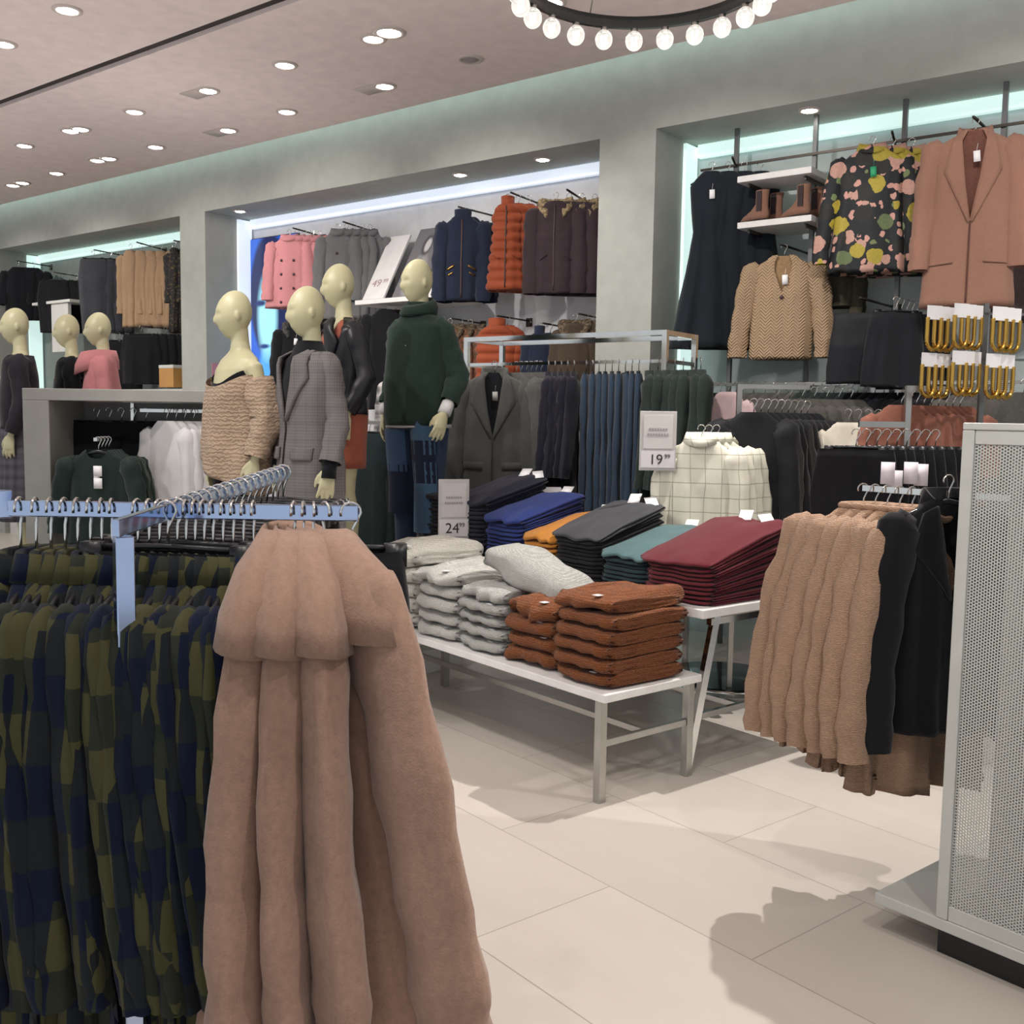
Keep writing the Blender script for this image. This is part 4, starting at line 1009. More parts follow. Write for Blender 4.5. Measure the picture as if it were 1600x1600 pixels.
row('jacket', fabric('dark_green_cotton', '2a3431'), cr(.93), cr(1.16, -.02), 7, .56, .84, FJ, 'utility_jacket', 'jacket', 'dark green jacket next to the jeans', 'dark green jacket on the right end of the frame rack', 'green jackets on the frame rack', hg, th=.035, sl=.64, last='dark green jacket at the outer right end, beyond the rack post')
# ------------------------------------------------------------------ right rack 1 on round base
pb = at_z(1130, 1064, .0); 
t = thing('garment_rack', 'steel rack on a round mirror base, with white windowpane shirts', 'clothes rack', (pb.x, pb.y, 0), YAW)
MB().loft([[(r * math.cos(2 * PI * k / 40), r * math.sin(2 * PI * k / 40), z) for k in range(40)] for r, z in ((.36, 0), (.37, .01), (.37, .028), (.355, .035))], True, True, True).build('round_base', plain('mirror_base', '6d7678', .08, 1), t)
MB().loft([[(r * math.cos(2 * PI * k / 40), r * math.sin(2 * PI * k / 40), z) for k in range(40)] for r, z in ((.371, .0), (.382, .012), (.371, .032))]).build('base_rim', CHROME, t)
R1p = at_d(1155, 620, 5.9); 
t2 = thing('garment_rack', 'slim steel four way rack between the windowpane shirts and black jackets', 'clothes rack', (R1p.x, R1p.y, 0), YAW)
MB().box((-.014, -.014, .02), (.014, .014, 1.80)).build('post', STEEL, t2, False)
MB().box((.014, -.010, 1.775), (.40, .010, 1.80)).build('arm', STEEL, t2, False)
MB().box((-.24, -.010, 1.545), (-.014, .010, 1.575)).build('arm', STEEL, t2, False)
MB().box((-.26, -.20, 0), (.26, .20, .02)).build('base', STEEL, t2, False)
wp = windowpane()
FC = heading(-f0 - r0 * .35)
A = at_d(1096, 664, 5.45); B = at_d(1185, 664, 5.95); A.z = B.z = 1.565
row('shirt', wp, A, B, 9, .50, .72, FC, 'windowpane_shirt', 'shirt', 'white windowpane shirt with ruffled neck and tag, foremost of its arm', 'white windowpane shirt behind the foremost one', 'white windowpane shirts', 'hangers of the windowpane shirts', th=.035, pleat=.014, sl=.58, collar='shirt', shoulder=.18)
A = at_d(1178, 622, 5.6); B = at_d(1262, 622, 6.05); A.z = B.z = 1.71
row('jacket', fabric('black_satin', '1d1e22', .2, 10, .5), A, B, 9, .52, .78, FC + .1, 'black_jacket', 'jacket', 'black jacket at the front of the row right of the windowpane shirts', 'black jacket in the row right of the windowpane shirts', 'black jackets beside the windowpane shirts', 'hangers of the black jackets', th=.03, sl=.66, shoulder=.17)
p = at_d(1138, 594, 6.2); garment('shirt', fabric('pale_pink_satin', 'd3b8ba', .08, 10, .5), .32, .42, name='pink_blouse', cat='blouse', loc=p, rz=FC, seed=4, label='pale pink blouse peeking over the windowpane shirts', sl=.3, shoulder=.12)
A = at_d(1215, 594, 6.25); B = at_d(1330, 592, 6.35); A.z = B.z = 1.80
row('sweater', fabric('grey_marl', '55534f', .25, 50), A, B, 7, .48, .62, FC, 'grey_knit', 'sweater', 'dark grey sweater above the black jackets, first of its rail', 'dark grey sweater above the black jackets', 'grey sweaters above the black jackets', 'hangers of the grey sweaters', th=.03, shoulder=.17)
# right rack 2
R2p = at_d(1418, 640, 5.15)
t2 = thing('garment_rack', 'steel rack behind the gondola holding salmon tops and black trousers', 'clothes rack', (R2p.x, R2p.y, 0), YAW)
MB().box((-.014, -.014, .02), (.014, .014, 1.78)).build('post', STEEL, t2, False)
MB().box((.014, -.012, 1.755), (.24, .012, 1.78)).build('arm', STEEL, t2, False)
MB().box((-.24, -.012, 1.57), (-.014, .012, 1.60)).build('arm', STEEL, t2, False)
MB().box((-.26, -.20, 0), (.26, .20, .02)).build('base', STEEL, t2, False)
A = at_d(1338, 676, 4.75); B = at_d(1462, 676, 5.0); A.z = B.z = 1.56
rr_ = row('trousers', fabric('black_crepe', '17171b'), A, B, 9, .40, 1.0, FC - .05, 'black_trousers', 'trousers', 'black trousers with visible waistband, front of the row behind the cardigans', 'black trousers in the row behind the tan cardigans', 'black trousers behind the cardigans', 'clip hangers of the black trousers', th=.035, hemw=.16)
for k, (px, py) in enumerate(((1388, 722), (1400, 735), (1424, 722), (1440, 725))):
    p = at_d(px, py, 4.62 + k * .02); o = MB().box((-.03, -.001, -.10), (.03, .001, 0)).build('swing_tag', plain('lilac_card', 'd8d0d8', .8), rr_[min(k, 3)]); o.matrix_parent_inverse = Matrix(); m_ = rr_[min(k, 3)]
    o.location = Matrix.Rotation(-m_.rotation_euler.z, 3, 'Z') @ (p - m_.location)
A = at_d(1408, 622, 5.25); B = at_d(1500, 622, 5.45); A.z = B.z = 1.755
row('shirt', fabric('salmon_cotton', '9a6656', .12, 30), A, B, 9, .40, .52, FC + .15, 'salmon_top', 'shirt', 'salmon shirt, first on the upper arm behind the gondola', 'salmon shirt in the row on the upper arm behind the gondola', 'salmon tops behind the gondola', 'hangers of the salmon tops', th=.03, sl=.3, shoulder=.15)
A = at_d(1325, 650, 5.65); B = at_d(1372, 655, 5.75); A.z = B.z = at_d(1325, 640, 5.65).z
row('sweater', fabric('cream_knitwear', 'ded8c8', .1, 40), A, B, 4, .40, .5, FC - .3, 'cream_cardigan', 'cardigan', 'cream cardigan at the left of the black trousers', 'cream cardigan behind the first cream one', 'cream cardigans above the black trousers', 'hangers of the cream cardigans', th=.04, sl=.5, shoulder=.15)
# ------------------------------------------------------------------ left gondola
ga = at_d(35, 640, 6.0); gb = at_d(362, 640, 6.0)
t = thing('low_gondola', 'light grey gondola with hanging rail at the left behind the flannel shirts', 'gondola', (ga.x, ga.y, 0), YAW)
LG = (gb - ga).length; ZT = 1.72; GP = plain('grey_laminate', '9b9a94', .5)
MB().box((0, 0, 0), (.155, .52, ZT - .07)).build('end_panel', GP, t, False, .004)
MB().box((0, 0, ZT - .07), (LG, .52, ZT)).build('top_board', GP, t, False, .004)
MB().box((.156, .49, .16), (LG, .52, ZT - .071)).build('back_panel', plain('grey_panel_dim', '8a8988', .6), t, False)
MB().box((.156, 0, .08), (LG, .489, .14)).build('base_board', GP, t, False)
MB().box((.62, .18, ZT - .13), (LG, .20, ZT - .11)).build('hang_rail', CHROME, t, False)
MB().box((.46, -.12, ZT - .30), (.48, .48, ZT - .28)).build('front_arm', CHROME, t, False)
MB().box((.46, .46, ZT - .28), (.48, .48, ZT - .075)).build('arm_bracket', CHROME, t, False)
def lg(x, y, z): return Vector((ga.x, ga.y, 0)) + r0 * x + f0 * y + Vector((0, 0, z))
FL = heading(-f0 - r0 * .1)
hg = 'hangers in the left gondola'
row('shirt', fabric('white_shirting', 'cfcdcd', .05, 20), lg(.80, .12, ZT - .11), lg(LG - .08, .22, ZT - .11), 8, .46, .95, heading(-f0 - r0 * .6), 'white_shirt', 'shirt', 'white shirt with tied neck, foremost in the left gondola', 'white shirt in the row inside the left gondola', 'white shirts in the left gondola', hg, th=.035, pleat=.012, sl=.6, shoulder=.17)
row('trousers', fabric('black_crepe', '17171b'), lg(.30, .33, ZT - .11), lg(.60, .33, ZT - .11), 5, .42, 1.0, FL, 'black_trousers', 'trousers', 'black trousers at the left end inside the left gondola', 'black trousers inside the left gondola behind the green top', 'black trousers in the left gondola', hg, th=.035, hemw=.2)
for i in range(4):
    p = lg(.47, -.08 + .05 * i, ZT - .28)
    g = garment('shirt', fabric('forest_satin', '1c2a27', .2, 10, .55), .56, .56, name='green_blouse', cat='blouse', group='green blouses on the gondola arm', loc=p, rz=FL, seed=i, label='dark green blouse with white tags, front of the left gondola' if i == 0 else 'dark green blouse behind the tagged one', simple=i > 0, th=.03, sl=.42, tagm=TAGW if i == 0 else None, shoulder=.19, pleat=.012, vneck=.05)
    if i == 0:
        for q in (.06, .13): add_tag(None, g, TAGW, 0, 0) if False else MB().box((-.025, -.001, -.03), (.025, .001, .03)).build('swing_tag', TAGW, g, loc=(.03, -.07, NZ - .06 - q))
    hanger(p, FL, 'hanger of a dark green blouse in the left gondola', hg)
p = at_d(10, 905, 4.9); t = thing('side_table', 'white low table at the left photo edge', 'table', (p.x - .3, p.y, 0), YAW)
MB().box((-.5, -.2, .70), (.38, .4, .74)).build('table_top', WHITE, t, False, .004)
for x in (-.45, .33):
    for y in (-.15, .35): MB().box((x - .02, y - .02, 0), (x + .02, y + .02, .70)).build('leg', STEEL, t, False)
mb = folded(.26, .2, .05, 2); q = at_d(2, 862, 4.85); o = mb.build('folded_scarf', fabric('orange_wool', 'c25a34')); o.location = (q.x, q.y, .741); o.rotation_euler = (0, 0, YAW); tag(o, 'folded orange scarf on the white table at the left edge', 'scarf')
# ------------------------------------------------------------------ signs
def text(body, size, mat, parent, loc, align='CENTER', name='lettering'):
    c = bpy.data.curves.new(name, 'FONT'); c.body = body; c.size = size; c.align_x = align; c.extrude = .0006; c.materials.append(mat)
    o = bpy.data.objects.new(name, c); COL.objects.link(o); o.parent = parent; o.location = loc; o.rotation_euler = (PI / 2, 0, 0)
    dg = bpy.context.evaluated_depsgraph_get(); dg.update(); me = bpy.data.meshes.new_from_object(o.evaluated_get(dg))
    q = bpy.data.objects.new(name, me); COL.objects.link(q); q.parent = parent; q.location = loc; q.rotation_euler = (PI / 2, 0, 0); bpy.data.objects.remove(o); return q
ink = plain('dark_ink', '2e2a2e', .7); faint = plain('faint_ink', 'a09c9c', .8)
def price_sign(p, w_, h_, rz, label, num, tilt=0, pole=None):
    t = thing('price_sign', label, 'sign', p, rz); t.rotation_euler = (0, tilt, rz)
    fr = plain('acrylic_frame', 'c2c0be', .35)
    MB().box((-w_ / 2, -.004, -h_ / 2), (w_ / 2, .006, h_ / 2)).build('frame', fr, t, False, .002)
    MB().box((-w_ * .40, -.0075, -h_ * .13), (w_ * .40, -.0045, h_ * .43)).build('upper_card', plain('upper_card', 'cfcbca', .7), t, False)
    MB().box((-w_ * .46, -.0075, -h_ * .45), (w_ * .46, -.0045, -h_ * .17)).build('price_card', plain('price_card', 'dcd8dc', .7), t, False)
    for k, (a, z) in enumerate(((.26, .20), (.30, .11))): 
        m = MB(); x = -a
        while x < a: 
            m.box((x * w_, -.0095, z * h_ - .006), (x * w_ + .010, -.0078, z * h_ + .006)); x += .075
        m.build('small_print', faint, t, False)
    text(num, h_ * .24, ink, t, (-w_ * .05, -.0082, -h_ * .39), name='price_digits')
    text('99', h_ * .10, ink, t, (w_ * .26, -.0082, -h_ * .29), name='price_digits')
    if pole: MB().tube([(0, .0, -h_ / 2), (0, .0, -h_ / 2 - pole)], .006, 8).build('pole', STEEL, t); MB().box((-.05, -.04, -h_ / 2 - pole - .006), (.05, .04, -h_ / 2 - pole)).build('foot', STEEL, t, False)
    return t
p = at_d(1028, 689, 5.45); price_sign(p, .195, .315, YAW + .02, 'framed price sign reading 19.99 hung before the frame rack', '19')
p = at_d(709, 796, 5.9); p.z = p.z
price_sign(p, .18, .35, YAW + .25, 'price sign reading 24.99 on a thin pole between bench and trouser table', '24', 0, p.z - .175 - T2Z - .002)
p = at_d(842, 790, 6.15)
t = thing('tent_sign', 'white tapered tent sign with coloured swatches behind the blue trousers', 'sign', (p.x, p.y, T2Z), YAW + .12)
m = MB(); m.loft([[(-.24, 0, 0), (.24, 0, 0), (.24, .01, 0), (-.24, .01, 0)], [(-.15, .10, .40), (.15, .10, .40), (.15, .11, .40), (-.15, .11, .40)]], True, True, True).build('front_board', plain('sign_board_white', 'd2d2d4', .5), t, False)
m = MB(); m.loft([[(-.24, .25, 0), (.24, .25, 0), (.24, .24, 0), (-.24, .24, 0)], [(-.15, .122, .40), (.15, .122, .40), (.15, .112, .40), (-.15, .112, .40)]], True, True, True).build('back_board', MATS['sign_board_white'], t, False)
for x0, x1, c in ((-.13, -.05, 'a89468'), (-.045, .035, '3c4038'), (.04, .12, 'b5a07c')):
    MB().box((x0, .062, .305), (x1, .082, .33)).build('swatch', plain('swatch' + c, c, .6), t, False)
MB().box((-.13, .046, .245), (.13, .075, .258)).build('caption_line', faint, t, False)
# ------------------------------------------------------------------ ring chandelier
fp = at_z(1003, 36, 3.0); dirc = Vector((fp.x, fp.y, 0)).normalized(); Rg = .40
cc = Vector((fp.x, fp.y, 3.0)) - dirc * Rg
t = thing('ring_chandelier', 'round hanging lamp ringed with clear globe bulbs at the top of the picture', 'chandelier', cc)
m = MB(); m.loft([[(r * math.cos(2 * PI * k / 72), r * math.sin(2 * PI * k / 72), z) for k in range(72)] for r, z in ((Rg - .008, -.02), (Rg + .008, -.02), (Rg + .008, .02), (Rg - .008, .02), (Rg - .008, -.02))]); m.build('ring', plain('dark_steel_ring', '4d5354', .3, 1), t)
for k in range(3):
    a = 2 * PI * k / 3 + .5; MB().tube([(Rg * math.cos(a), Rg * math.sin(a), .02), (0, 0, CEIL - 3.0 - .03)], .0025, 5).build('suspension_wire', STEEL, t)
MB().loft([[(r * math.cos(2 * PI * k / 24), r * math.sin(2 * PI * k / 24), z) for k in range(24)] for r, z in ((.06, CEIL - 3.001), (.06, CEIL - 3.03), (.01, CEIL - 3.035))], True, True, True).build('ceiling_rose', WPAINT, t)
gb_ = glass_bulb(); fil = emit('filament', 'fff2dc', 45); nb = 23; b0 = None
for k in range(nb):
    a = 2 * PI * k / nb
    if b0 is None:
        b = MB().ball((0, 0, -.062), .031, .031, .034, 18, 14).build('bulb', gb_, t); MB().tube([(0, 0, -.02), (0, 0, -.04)], .013, 10).build('socket', STEEL, b)
        MB().tube([(-.008, 0, -.05), (-.006, 0, -.078), (.006, 0, -.078), (.008, 0, -.05)], .004, 6).build('filament', fil, b); b0 = b
    else: b = copy_tree(b0, t)
    b.location = (Rg * math.cos(a), Rg * math.sin(a), 0)
# ------------------------------------------------------------------ alcove middle
scr_l = at_y(371, 378, BACK - .05); scr_r = at_y(462, 378, BACK - .05); zt_ = scr_l.z; zb_ = at_y(420, 606, BACK - .05).z
g = N('portrait_screen'); x, y, z = g.sep(g.obj())
W_ = scr_r.x - scr_l.x; H_ = zt_ - zb_
u = g.math('DIVIDE', x, W_); v = g.math('DIVIDE', z, H_)
def ell(cx_, cz_, rx, rz_, soft=.15, du=0):
    a = g.math('DIVIDE', g.math('SUBTRACT', g.math('ADD', u, g.math('MULTIPLY', v, du)), cx_), rx); b = g.math('DIVIDE', g.math('SUBTRACT', v, cz_), rz_)
    d = g.math('SQRT', g.math('ADD', g.math('MULTIPLY', a, a), g.math('MULTIPLY', b, b)))
    return g.math('SMOOTH_MIN', g.math('MAXIMUM', g.math('DIVIDE', g.math('SUBTRACT', 1, d), soft), 0), 1, .1)
c = g.mix(ell(.56, .62, .36, .44, .12), lin('2c62cc'), lin('1a2452'))
c = g.mix(ell(.54, .08, .20, .26, .3), c, lin('58a8ee'))
c = g.mix(ell(.52, .48, .20, .33, .4), c, lin('a8ecff'))
c = g.mix(ell(.40, .57, .15, .03, .6), c, lin('1c2c66'))
c = g.mix(ell(.46, .28, .13, .022, .6), c, lin('28407e'))
g.base(lin('101010')); g.link(c, g.b.inputs['Emission Color']); g.b.inputs['Emission Strength'].default_value = 1.25; g.set(Roughness=.2)
t = thing('video_screen', 'tall glowing blue screen showing a face, left end of the middle alcove', 'screen', (scr_l.x, BACK - .05, zb_))
MB().box((0, 0, 0), (W_, .012, H_)).build('display', g.m, t, False); MB().box((-.01, .0125, -.01), (W_ + .01, .045, H_ + .01)).build('housing', BLACKP, t, False)
hw_ = 'outerwear on the middle alcove wall'
pinkw = fabric('pink_coat_wool', 'cf8c90', .08)
wall_garment('coat', pinkw, (417, 487), (371, 482), n=5, step=.05, dx=.05, turn=.6, label='pink double breasted coat before the blue screen', label2='pink coat behind the double breasted one', group='pink coats in the middle alcove', name='pink_coat', cat='coat', th=.05, sl=.52, collar='shirt', buttons=[(sx, -.22 - .13 * k) for k in range(4) for sx in (-.06, .06)], hemw=.24)
greyw = fabric('grey_coat_wool', '6a6a6c', .15)
wall_garment('coat', greyw, (496, 562), (362, 500), n=5, step=.05, dx=.05, turn=.6, label='grey wool coat right of the pink coats on the upper wall', label2='grey coat behind the first grey wool coat', group='grey coats in the middle alcove', name='grey_coat', cat='coat', th=.05, sl=.55, collar='shirt', buttons=[(.0, -.2 - .12 * k) for k in range(4)])
nvy = fabric('navy_cotton', '22283a', .15, 30)
gold = plain('gold_zip', 'b08a48', .3, 1)
wall_garment('jacket', nvy, (683, 764), (338, 470), n=2, turn=.75, label='navy jacket with gold zips, right of the portrait poster', label2='navy jacket behind the gold zipped one', group='navy jackets in the middle alcove', name='navy_jacket', cat='jacket', th=.055, sl=.62, collar='funnel', front=plain('zip_brown', '4a3128', .5), pockets=[(-.09, -.42, .075, .012, .5), (.09, -.42, .075, .012, -.5), (-.09, -.47, .05, .01, .5), (.09, -.47, .05, .01, -.5)], trimmat=gold)
org = fabric('orange_puffer_nylon', '8e4328', .12, 12, .6)
wall_garment('vest', org, (765, 822), (318, 455), n=3, dx=.05, turn=.75, label='orange quilted vest between the navy jacket and the plum parka', label2='orange quilted vest behind the front orange one', group='orange vests on the upper wall', name='puffer_vest', cat='vest', th=.07, puff=.022, collar='funnel', front=plain('zip_dark', '3a2a28', .5), pockets=[(-.08, -.42, .07, .012, -.5), (.08, -.42, .07, .012, -.5)], hemw=.17)
plum = fabric('plum_parka', '33262c', .12, 20, .7)
wall_garment('coat', plum, (826, 912), (316, 460), n=4, dx=.07, turn=.75, label='dark plum parka with fur hood trim, right end of the middle alcove', label2='dark plum parka behind the foremost parka', group='plum parkas in the middle alcove', name='parka', cat='coat', th=.07, puff=.004, collar='fur', front=plain('zip_dark', '3a2a28', .5), pockets=[(-.08, -.42, .07, .012, .6), (.10, -.42, .07, .012, -.6)], sl=.62)
# shelf with leaning sign and poster
sh = at_y(557, 470, 6.36); sh2 = at_y(676, 466, 6.36)
t = thing('wall_shelf', 'white shelf carrying the price board and the portrait poster', 'shelf', (sh.x, 6.34, sh.z))
MB().box((0, 0, -.04), (sh2.x - sh.x + .12, BACK - 6.341, 0)).build('board', WHITE, t, False, .003)
def leaning(name, label, cat, x0, w_, h_, mat, lean=.52):
    t = thing(name, label, cat, (x0, 6.40, sh.z + .012)); t.rotation_euler = (-lean, 0, 0)
    MB().box((0, 0, 0), (w_, .02, h_)).build('board', mat, t, False, .002); return t
xx = at_y(566, 470, 6.40).x
t = leaning('price_board', 'tall white leaning board with a pale printed price', 'sign', xx, .26, .68, plain('board_paper', 'd6d3d3', .6))
tx = text('49', .11, plain('pale_pink_ink', 'a58c90', .8), t, (.10, -.002, .13), name='price_digits'); tx2 = text('99', .06, MATS['pale_pink_ink'], t, (.20, -.002, .165), name='price_digits')
xx = at_y(612, 468, 6.40).x
g = N('poster_grey'); x, y, z = g.sep(g.obj())
u = g.math('DIVIDE', x, .34); v = g.math('DIVIDE', z, .72)
c = g.mix(ell(.5, .28, .36, .38, .5), lin('68666a'), lin('a4a2a4')); c = g.mix(ell(.5, .74, .20, .18, .3), c, lin('444246')); c = g.mix(ell(.52, .74, .12, .12, .35), c, lin('b4b2b4')); c = g.mix(ell(.45, .52, .12, .05, .5), c, lin('7a787c'))
g.base(c); g.set(Roughness=.5)
t = leaning('poster', 'grey photographic poster of a person in a pale coat, leaning on the shelf', 'poster', xx, .34, .72, g.m)
xx = at_y(662, 466, 6.40).x
t = leaning('backing_board', 'narrow white board leaning behind the grey poster', 'sign', xx + .02, .06, .74, MATS['board_paper'])
# lower tier of the middle alcove
hgl = 'garments on the lower tier of the middle alcove'
wall_garment('jacket', fabric('black_parka', '17181c', .15), (428, 500), (508, 640), n=4, dx=.05, turn=.6, label='black parka with a white tag under the pink coats', label2='black parka behind the tagged one', group='black parkas under the pink coats', name='black_parka', cat='jacket', th=.06, sl=.6, collar='fur', trimmat=fleck('grey_fur', '2c2e2c', '4c4e48', 60), tagm=TAGW)
wall_garment('vest', org, (738, 815), (508, 640), n=2, dx=.05, turn=.75, label='orange quilted vest on the lower tier, seen through the frame rack', label2='second orange vest on the lower tier', group='orange vests on the lower tier', name='puffer_vest', cat='vest', th=.07, puff=.022, collar='funnel')
wall_garment('jacket', nvy, (818, 868), (520, 660), n=3, dx=.05, turn=.75, label='navy jacket on the lower tier behind the frame rack', label2='navy jacket behind the front one, lower tier', group='navy jackets on the lower tier', name='navy_jacket', cat='jacket', th=.06, sl=.6, collar='funnel')
wall_garment('coat', fabric('olive_brown_parka', '453a30', .2), (862, 935), (506, 670), n=3, dx=.05, turn=.75, label='brown fur hooded parka on the lower tier beside the pillar', label2='brown parka behind the front one, lower tier', group='brown parkas on the lower tier', name='parka', cat='coat', th=.07, sl=.6, collar='fur', trimmat=fleck('brown_fur', '3a3024', '6a5a48', 60))
wall_garment('coat', fleck('mixed_knit', '5a4636', '8a5a44', 30), (672, 735), (512, 690), n=3, dx=.05, turn=.75, label='brown patterned coat behind the green sweater mannequin', label2='brown patterned coat behind the front one', group='patterned coats on the lower tier', name='patterned_coat', cat='coat', th=.06, sl=.6, collar='fur', trimmat=MATS['brown_fur'])
wall_garment('coat', fabric('black_crepe', '17171b'), (566, 640), (484, 640), n=4, dx=.05, turn=.6, label='black coat under the white shelf of the middle alcove', label2='black coat behind the one under the shelf', group='black coats under the shelf', name='black_coat', cat='coat', th=.06, sl=.6)
wall_garment('sweater', check('stripe_knit', 'c8c6c4', '2a2a2e', 60), (590, 645), (588, 662), n=2, Y=6.2, turn=.6, arm=False, label='black and white striped sweater between the two right mannequins', label2='striped sweater behind the front one', group='striped sweaters', name='striped_sweater', cat='sweater', th=.06, sl=.5)
# trousers and puffer between mannequins, on a low free rack
p1 = at_d(560, 650, 7.25); p2 = at_d(705, 640, 7.15); zz = 1.55
t = thing('low_rack', 'low steel rack behind the mannequins holding trousers and a white puffer coat', 'clothes rack', (p1.x, p1.y, 0), math.atan2((p2 - p1).y, (p2 - p1).x)); Lk = (p2 - p1).to_2d().length
for x in (-.1, Lk + .1): MB().box((x - .015, -.015, 0), (x + .015, .015, zz)).build('post', STEEL, t, False)
MB().box((-.084, -.012, zz - .024), (Lk + .084, .012, zz)).build('hang_rail', STEEL, t, False)
def lr(k): q = p1.lerp(p2, k); return Vector((q.x, q.y, zz + .003))
row('trousers', fabric('pine_trouser', '1e2a2b'), lr(.12), lr(.30), 3, .34, 1.05, heading(-f0 - r0 * .5), 'dark_trousers', 'trousers', 'dark green trousers hung beside the rust dress mannequin', 'dark green trousers behind the first pair', 'dark green trousers on the low rack', 'hangers on the low rack', th=.05, hemw=.16)
row('coat', fabric('mid_grey_wool', '77726f'), lr(.42), lr(.62), 3, .40, 1.0, heading(-f0 - r0 * .5), 'grey_coat', 'coat', 'mid grey coat left of the patchwork jeans', 'mid grey coat behind the jeans mannequin', 'mid grey coats on the low rack', 'hangers on the low rack', th=.05, sl=.6)
q = lr(.97); g = garment('coat', fabric('ivory_nylon', 'dcd3cc', .06, 10, .6), .44, .90, name='puffer_coat', cat='coat', loc=q, rz=heading(-f0 - r0 * .2), seed=3, label='ivory puffer coat with a brown fur hood right of the patchwork jeans', th=.09, puff=.022, sl=.6, collar='fur', trimmat=MATS['brown_fur'])
hanger(q, heading(-f0), 'hanger of the ivory puffer coat', 'hangers on the low rack')
# ------------------------------------------------------------------ alcove right
nvd = fabric('black_ponte', '20252c', .12, 30)
wall_garment('dress', nvd, (1066, 1158), (270, 545), n=4, step=.06, dx=.09, turn=.8, label='long sleeveless black dress at the left end of the right alcove', label2='long black dress behind the front one', group='black dresses in the right alcove', name='black_dress', cat='dress', th=.07, tagm=TAGW, pleat=.02, hemw=.27, shoulder=.14)
bck = knit('beige_cable', 'bfa27c', 60)
wall_garment('sweater', chevron('beige_chevron_knit', 'b0967a'), (1152, 1298), (400, 562), n=1, Y=6.35, turn=.85, label='beige cable knit V-neck cardigan under the boots shelf', name='cable_cardigan', cat='cardigan', th=.07, sl=.58, vneck=.24, vp='v', tagm=TAGW, shoulder=.19, hemw=.20, sleeve_r=(.085, .055), liner=fabric('beige_lining', '94795a'), collar=None, buttons=[(0, -.27)])
wall_garment('sweater', fabric('olive_grey_knit', '4a4638'), (1275, 1345), (405, 480), n=2, Y=6.6, turn=.8, arm=False, label='olive grey sweater behind the beige cardigan', label2='second olive grey sweater behind the beige cardigan', group='olive sweaters', name='olive_sweater', cat='sweater', th=.06, sl=.3)
wall_garment('shirt', floral(), (1294, 1432), (232, 428), n=3, Y=6.4, step=.09, dx=.09, turn=.85, label='black blouse with large pink and yellow flowers and a green tag', label2='floral blouse partly hidden behind the front one', group='floral blouses in the right alcove', name='floral_blouse', cat='blouse', th=.07, sl=.62, collar='shirt', tagm=plain('green_card', '2f9a6a', .6), pleat=.014, hemw=.24, shoulder=.19, sleeve_out=.27)
cam_ = fabric('rose_camel_wool', '967060', .08, 60, .95, .4)
wall_garment('coat', cam_, (1446, 1602), (205, 480), n=1, Y=6.3, turn=.9, label='long rose camel coat with notched lapels, top right', name='long_coat', cat='coat', th=.07, sl=.70, vneck=.50, vp='v', collar='lapel', front=plain('seam_brown', '5c3c34', .9), pockets=[(-.15, -.74, .14, .014, .08), (.15, -.74, .14, .014, -.08)], liner=fabric('brown_lining', '6e4a40'), tagm=TAGW, shoulder=.21, hemw=.25, pleat=.004)
wall_garment('coat', fabric('taupe_wool', '4c4140'), (1560, 1660), (222, 500), n=2, Y=6.65, turn=.8, label='dark taupe coat half cut by the right photo edge', label2='dark taupe coat behind it', group='taupe coats', name='taupe_coat', cat='coat', th=.06, sl=.7)
pleath = fabric('black_faux_leather', '1d1e23', .12, 10, .5)
wall_garment('skirt', pleath, (1300, 1396), (484, 600), n=1, Y=6.25, turn=.85, label='black skirt with a hanging sash under the floral blouse', name='black_skirt', cat='skirt', th=.05, hang=False, pleat=.004)
p, W_, L_, rz_ = fit_w(1300, 1396, 484, 600, Y=6.3, turn=.85)
A = at_y(1400, 480, 6.25); B = at_y(1440, 484, 6.7); A.z = B.z = at_y(1400, 466, 6.3).z
row('skirt', pleath, A, B, 6, .40, .46, rz_ + .5, 'black_skirt', 'skirt', 'black skirt next to the sash skirt', 'black skirt hanging in the row left of the gold chains', 'black skirts in the right alcove', 'clip hangers of the black skirts', th=.03)
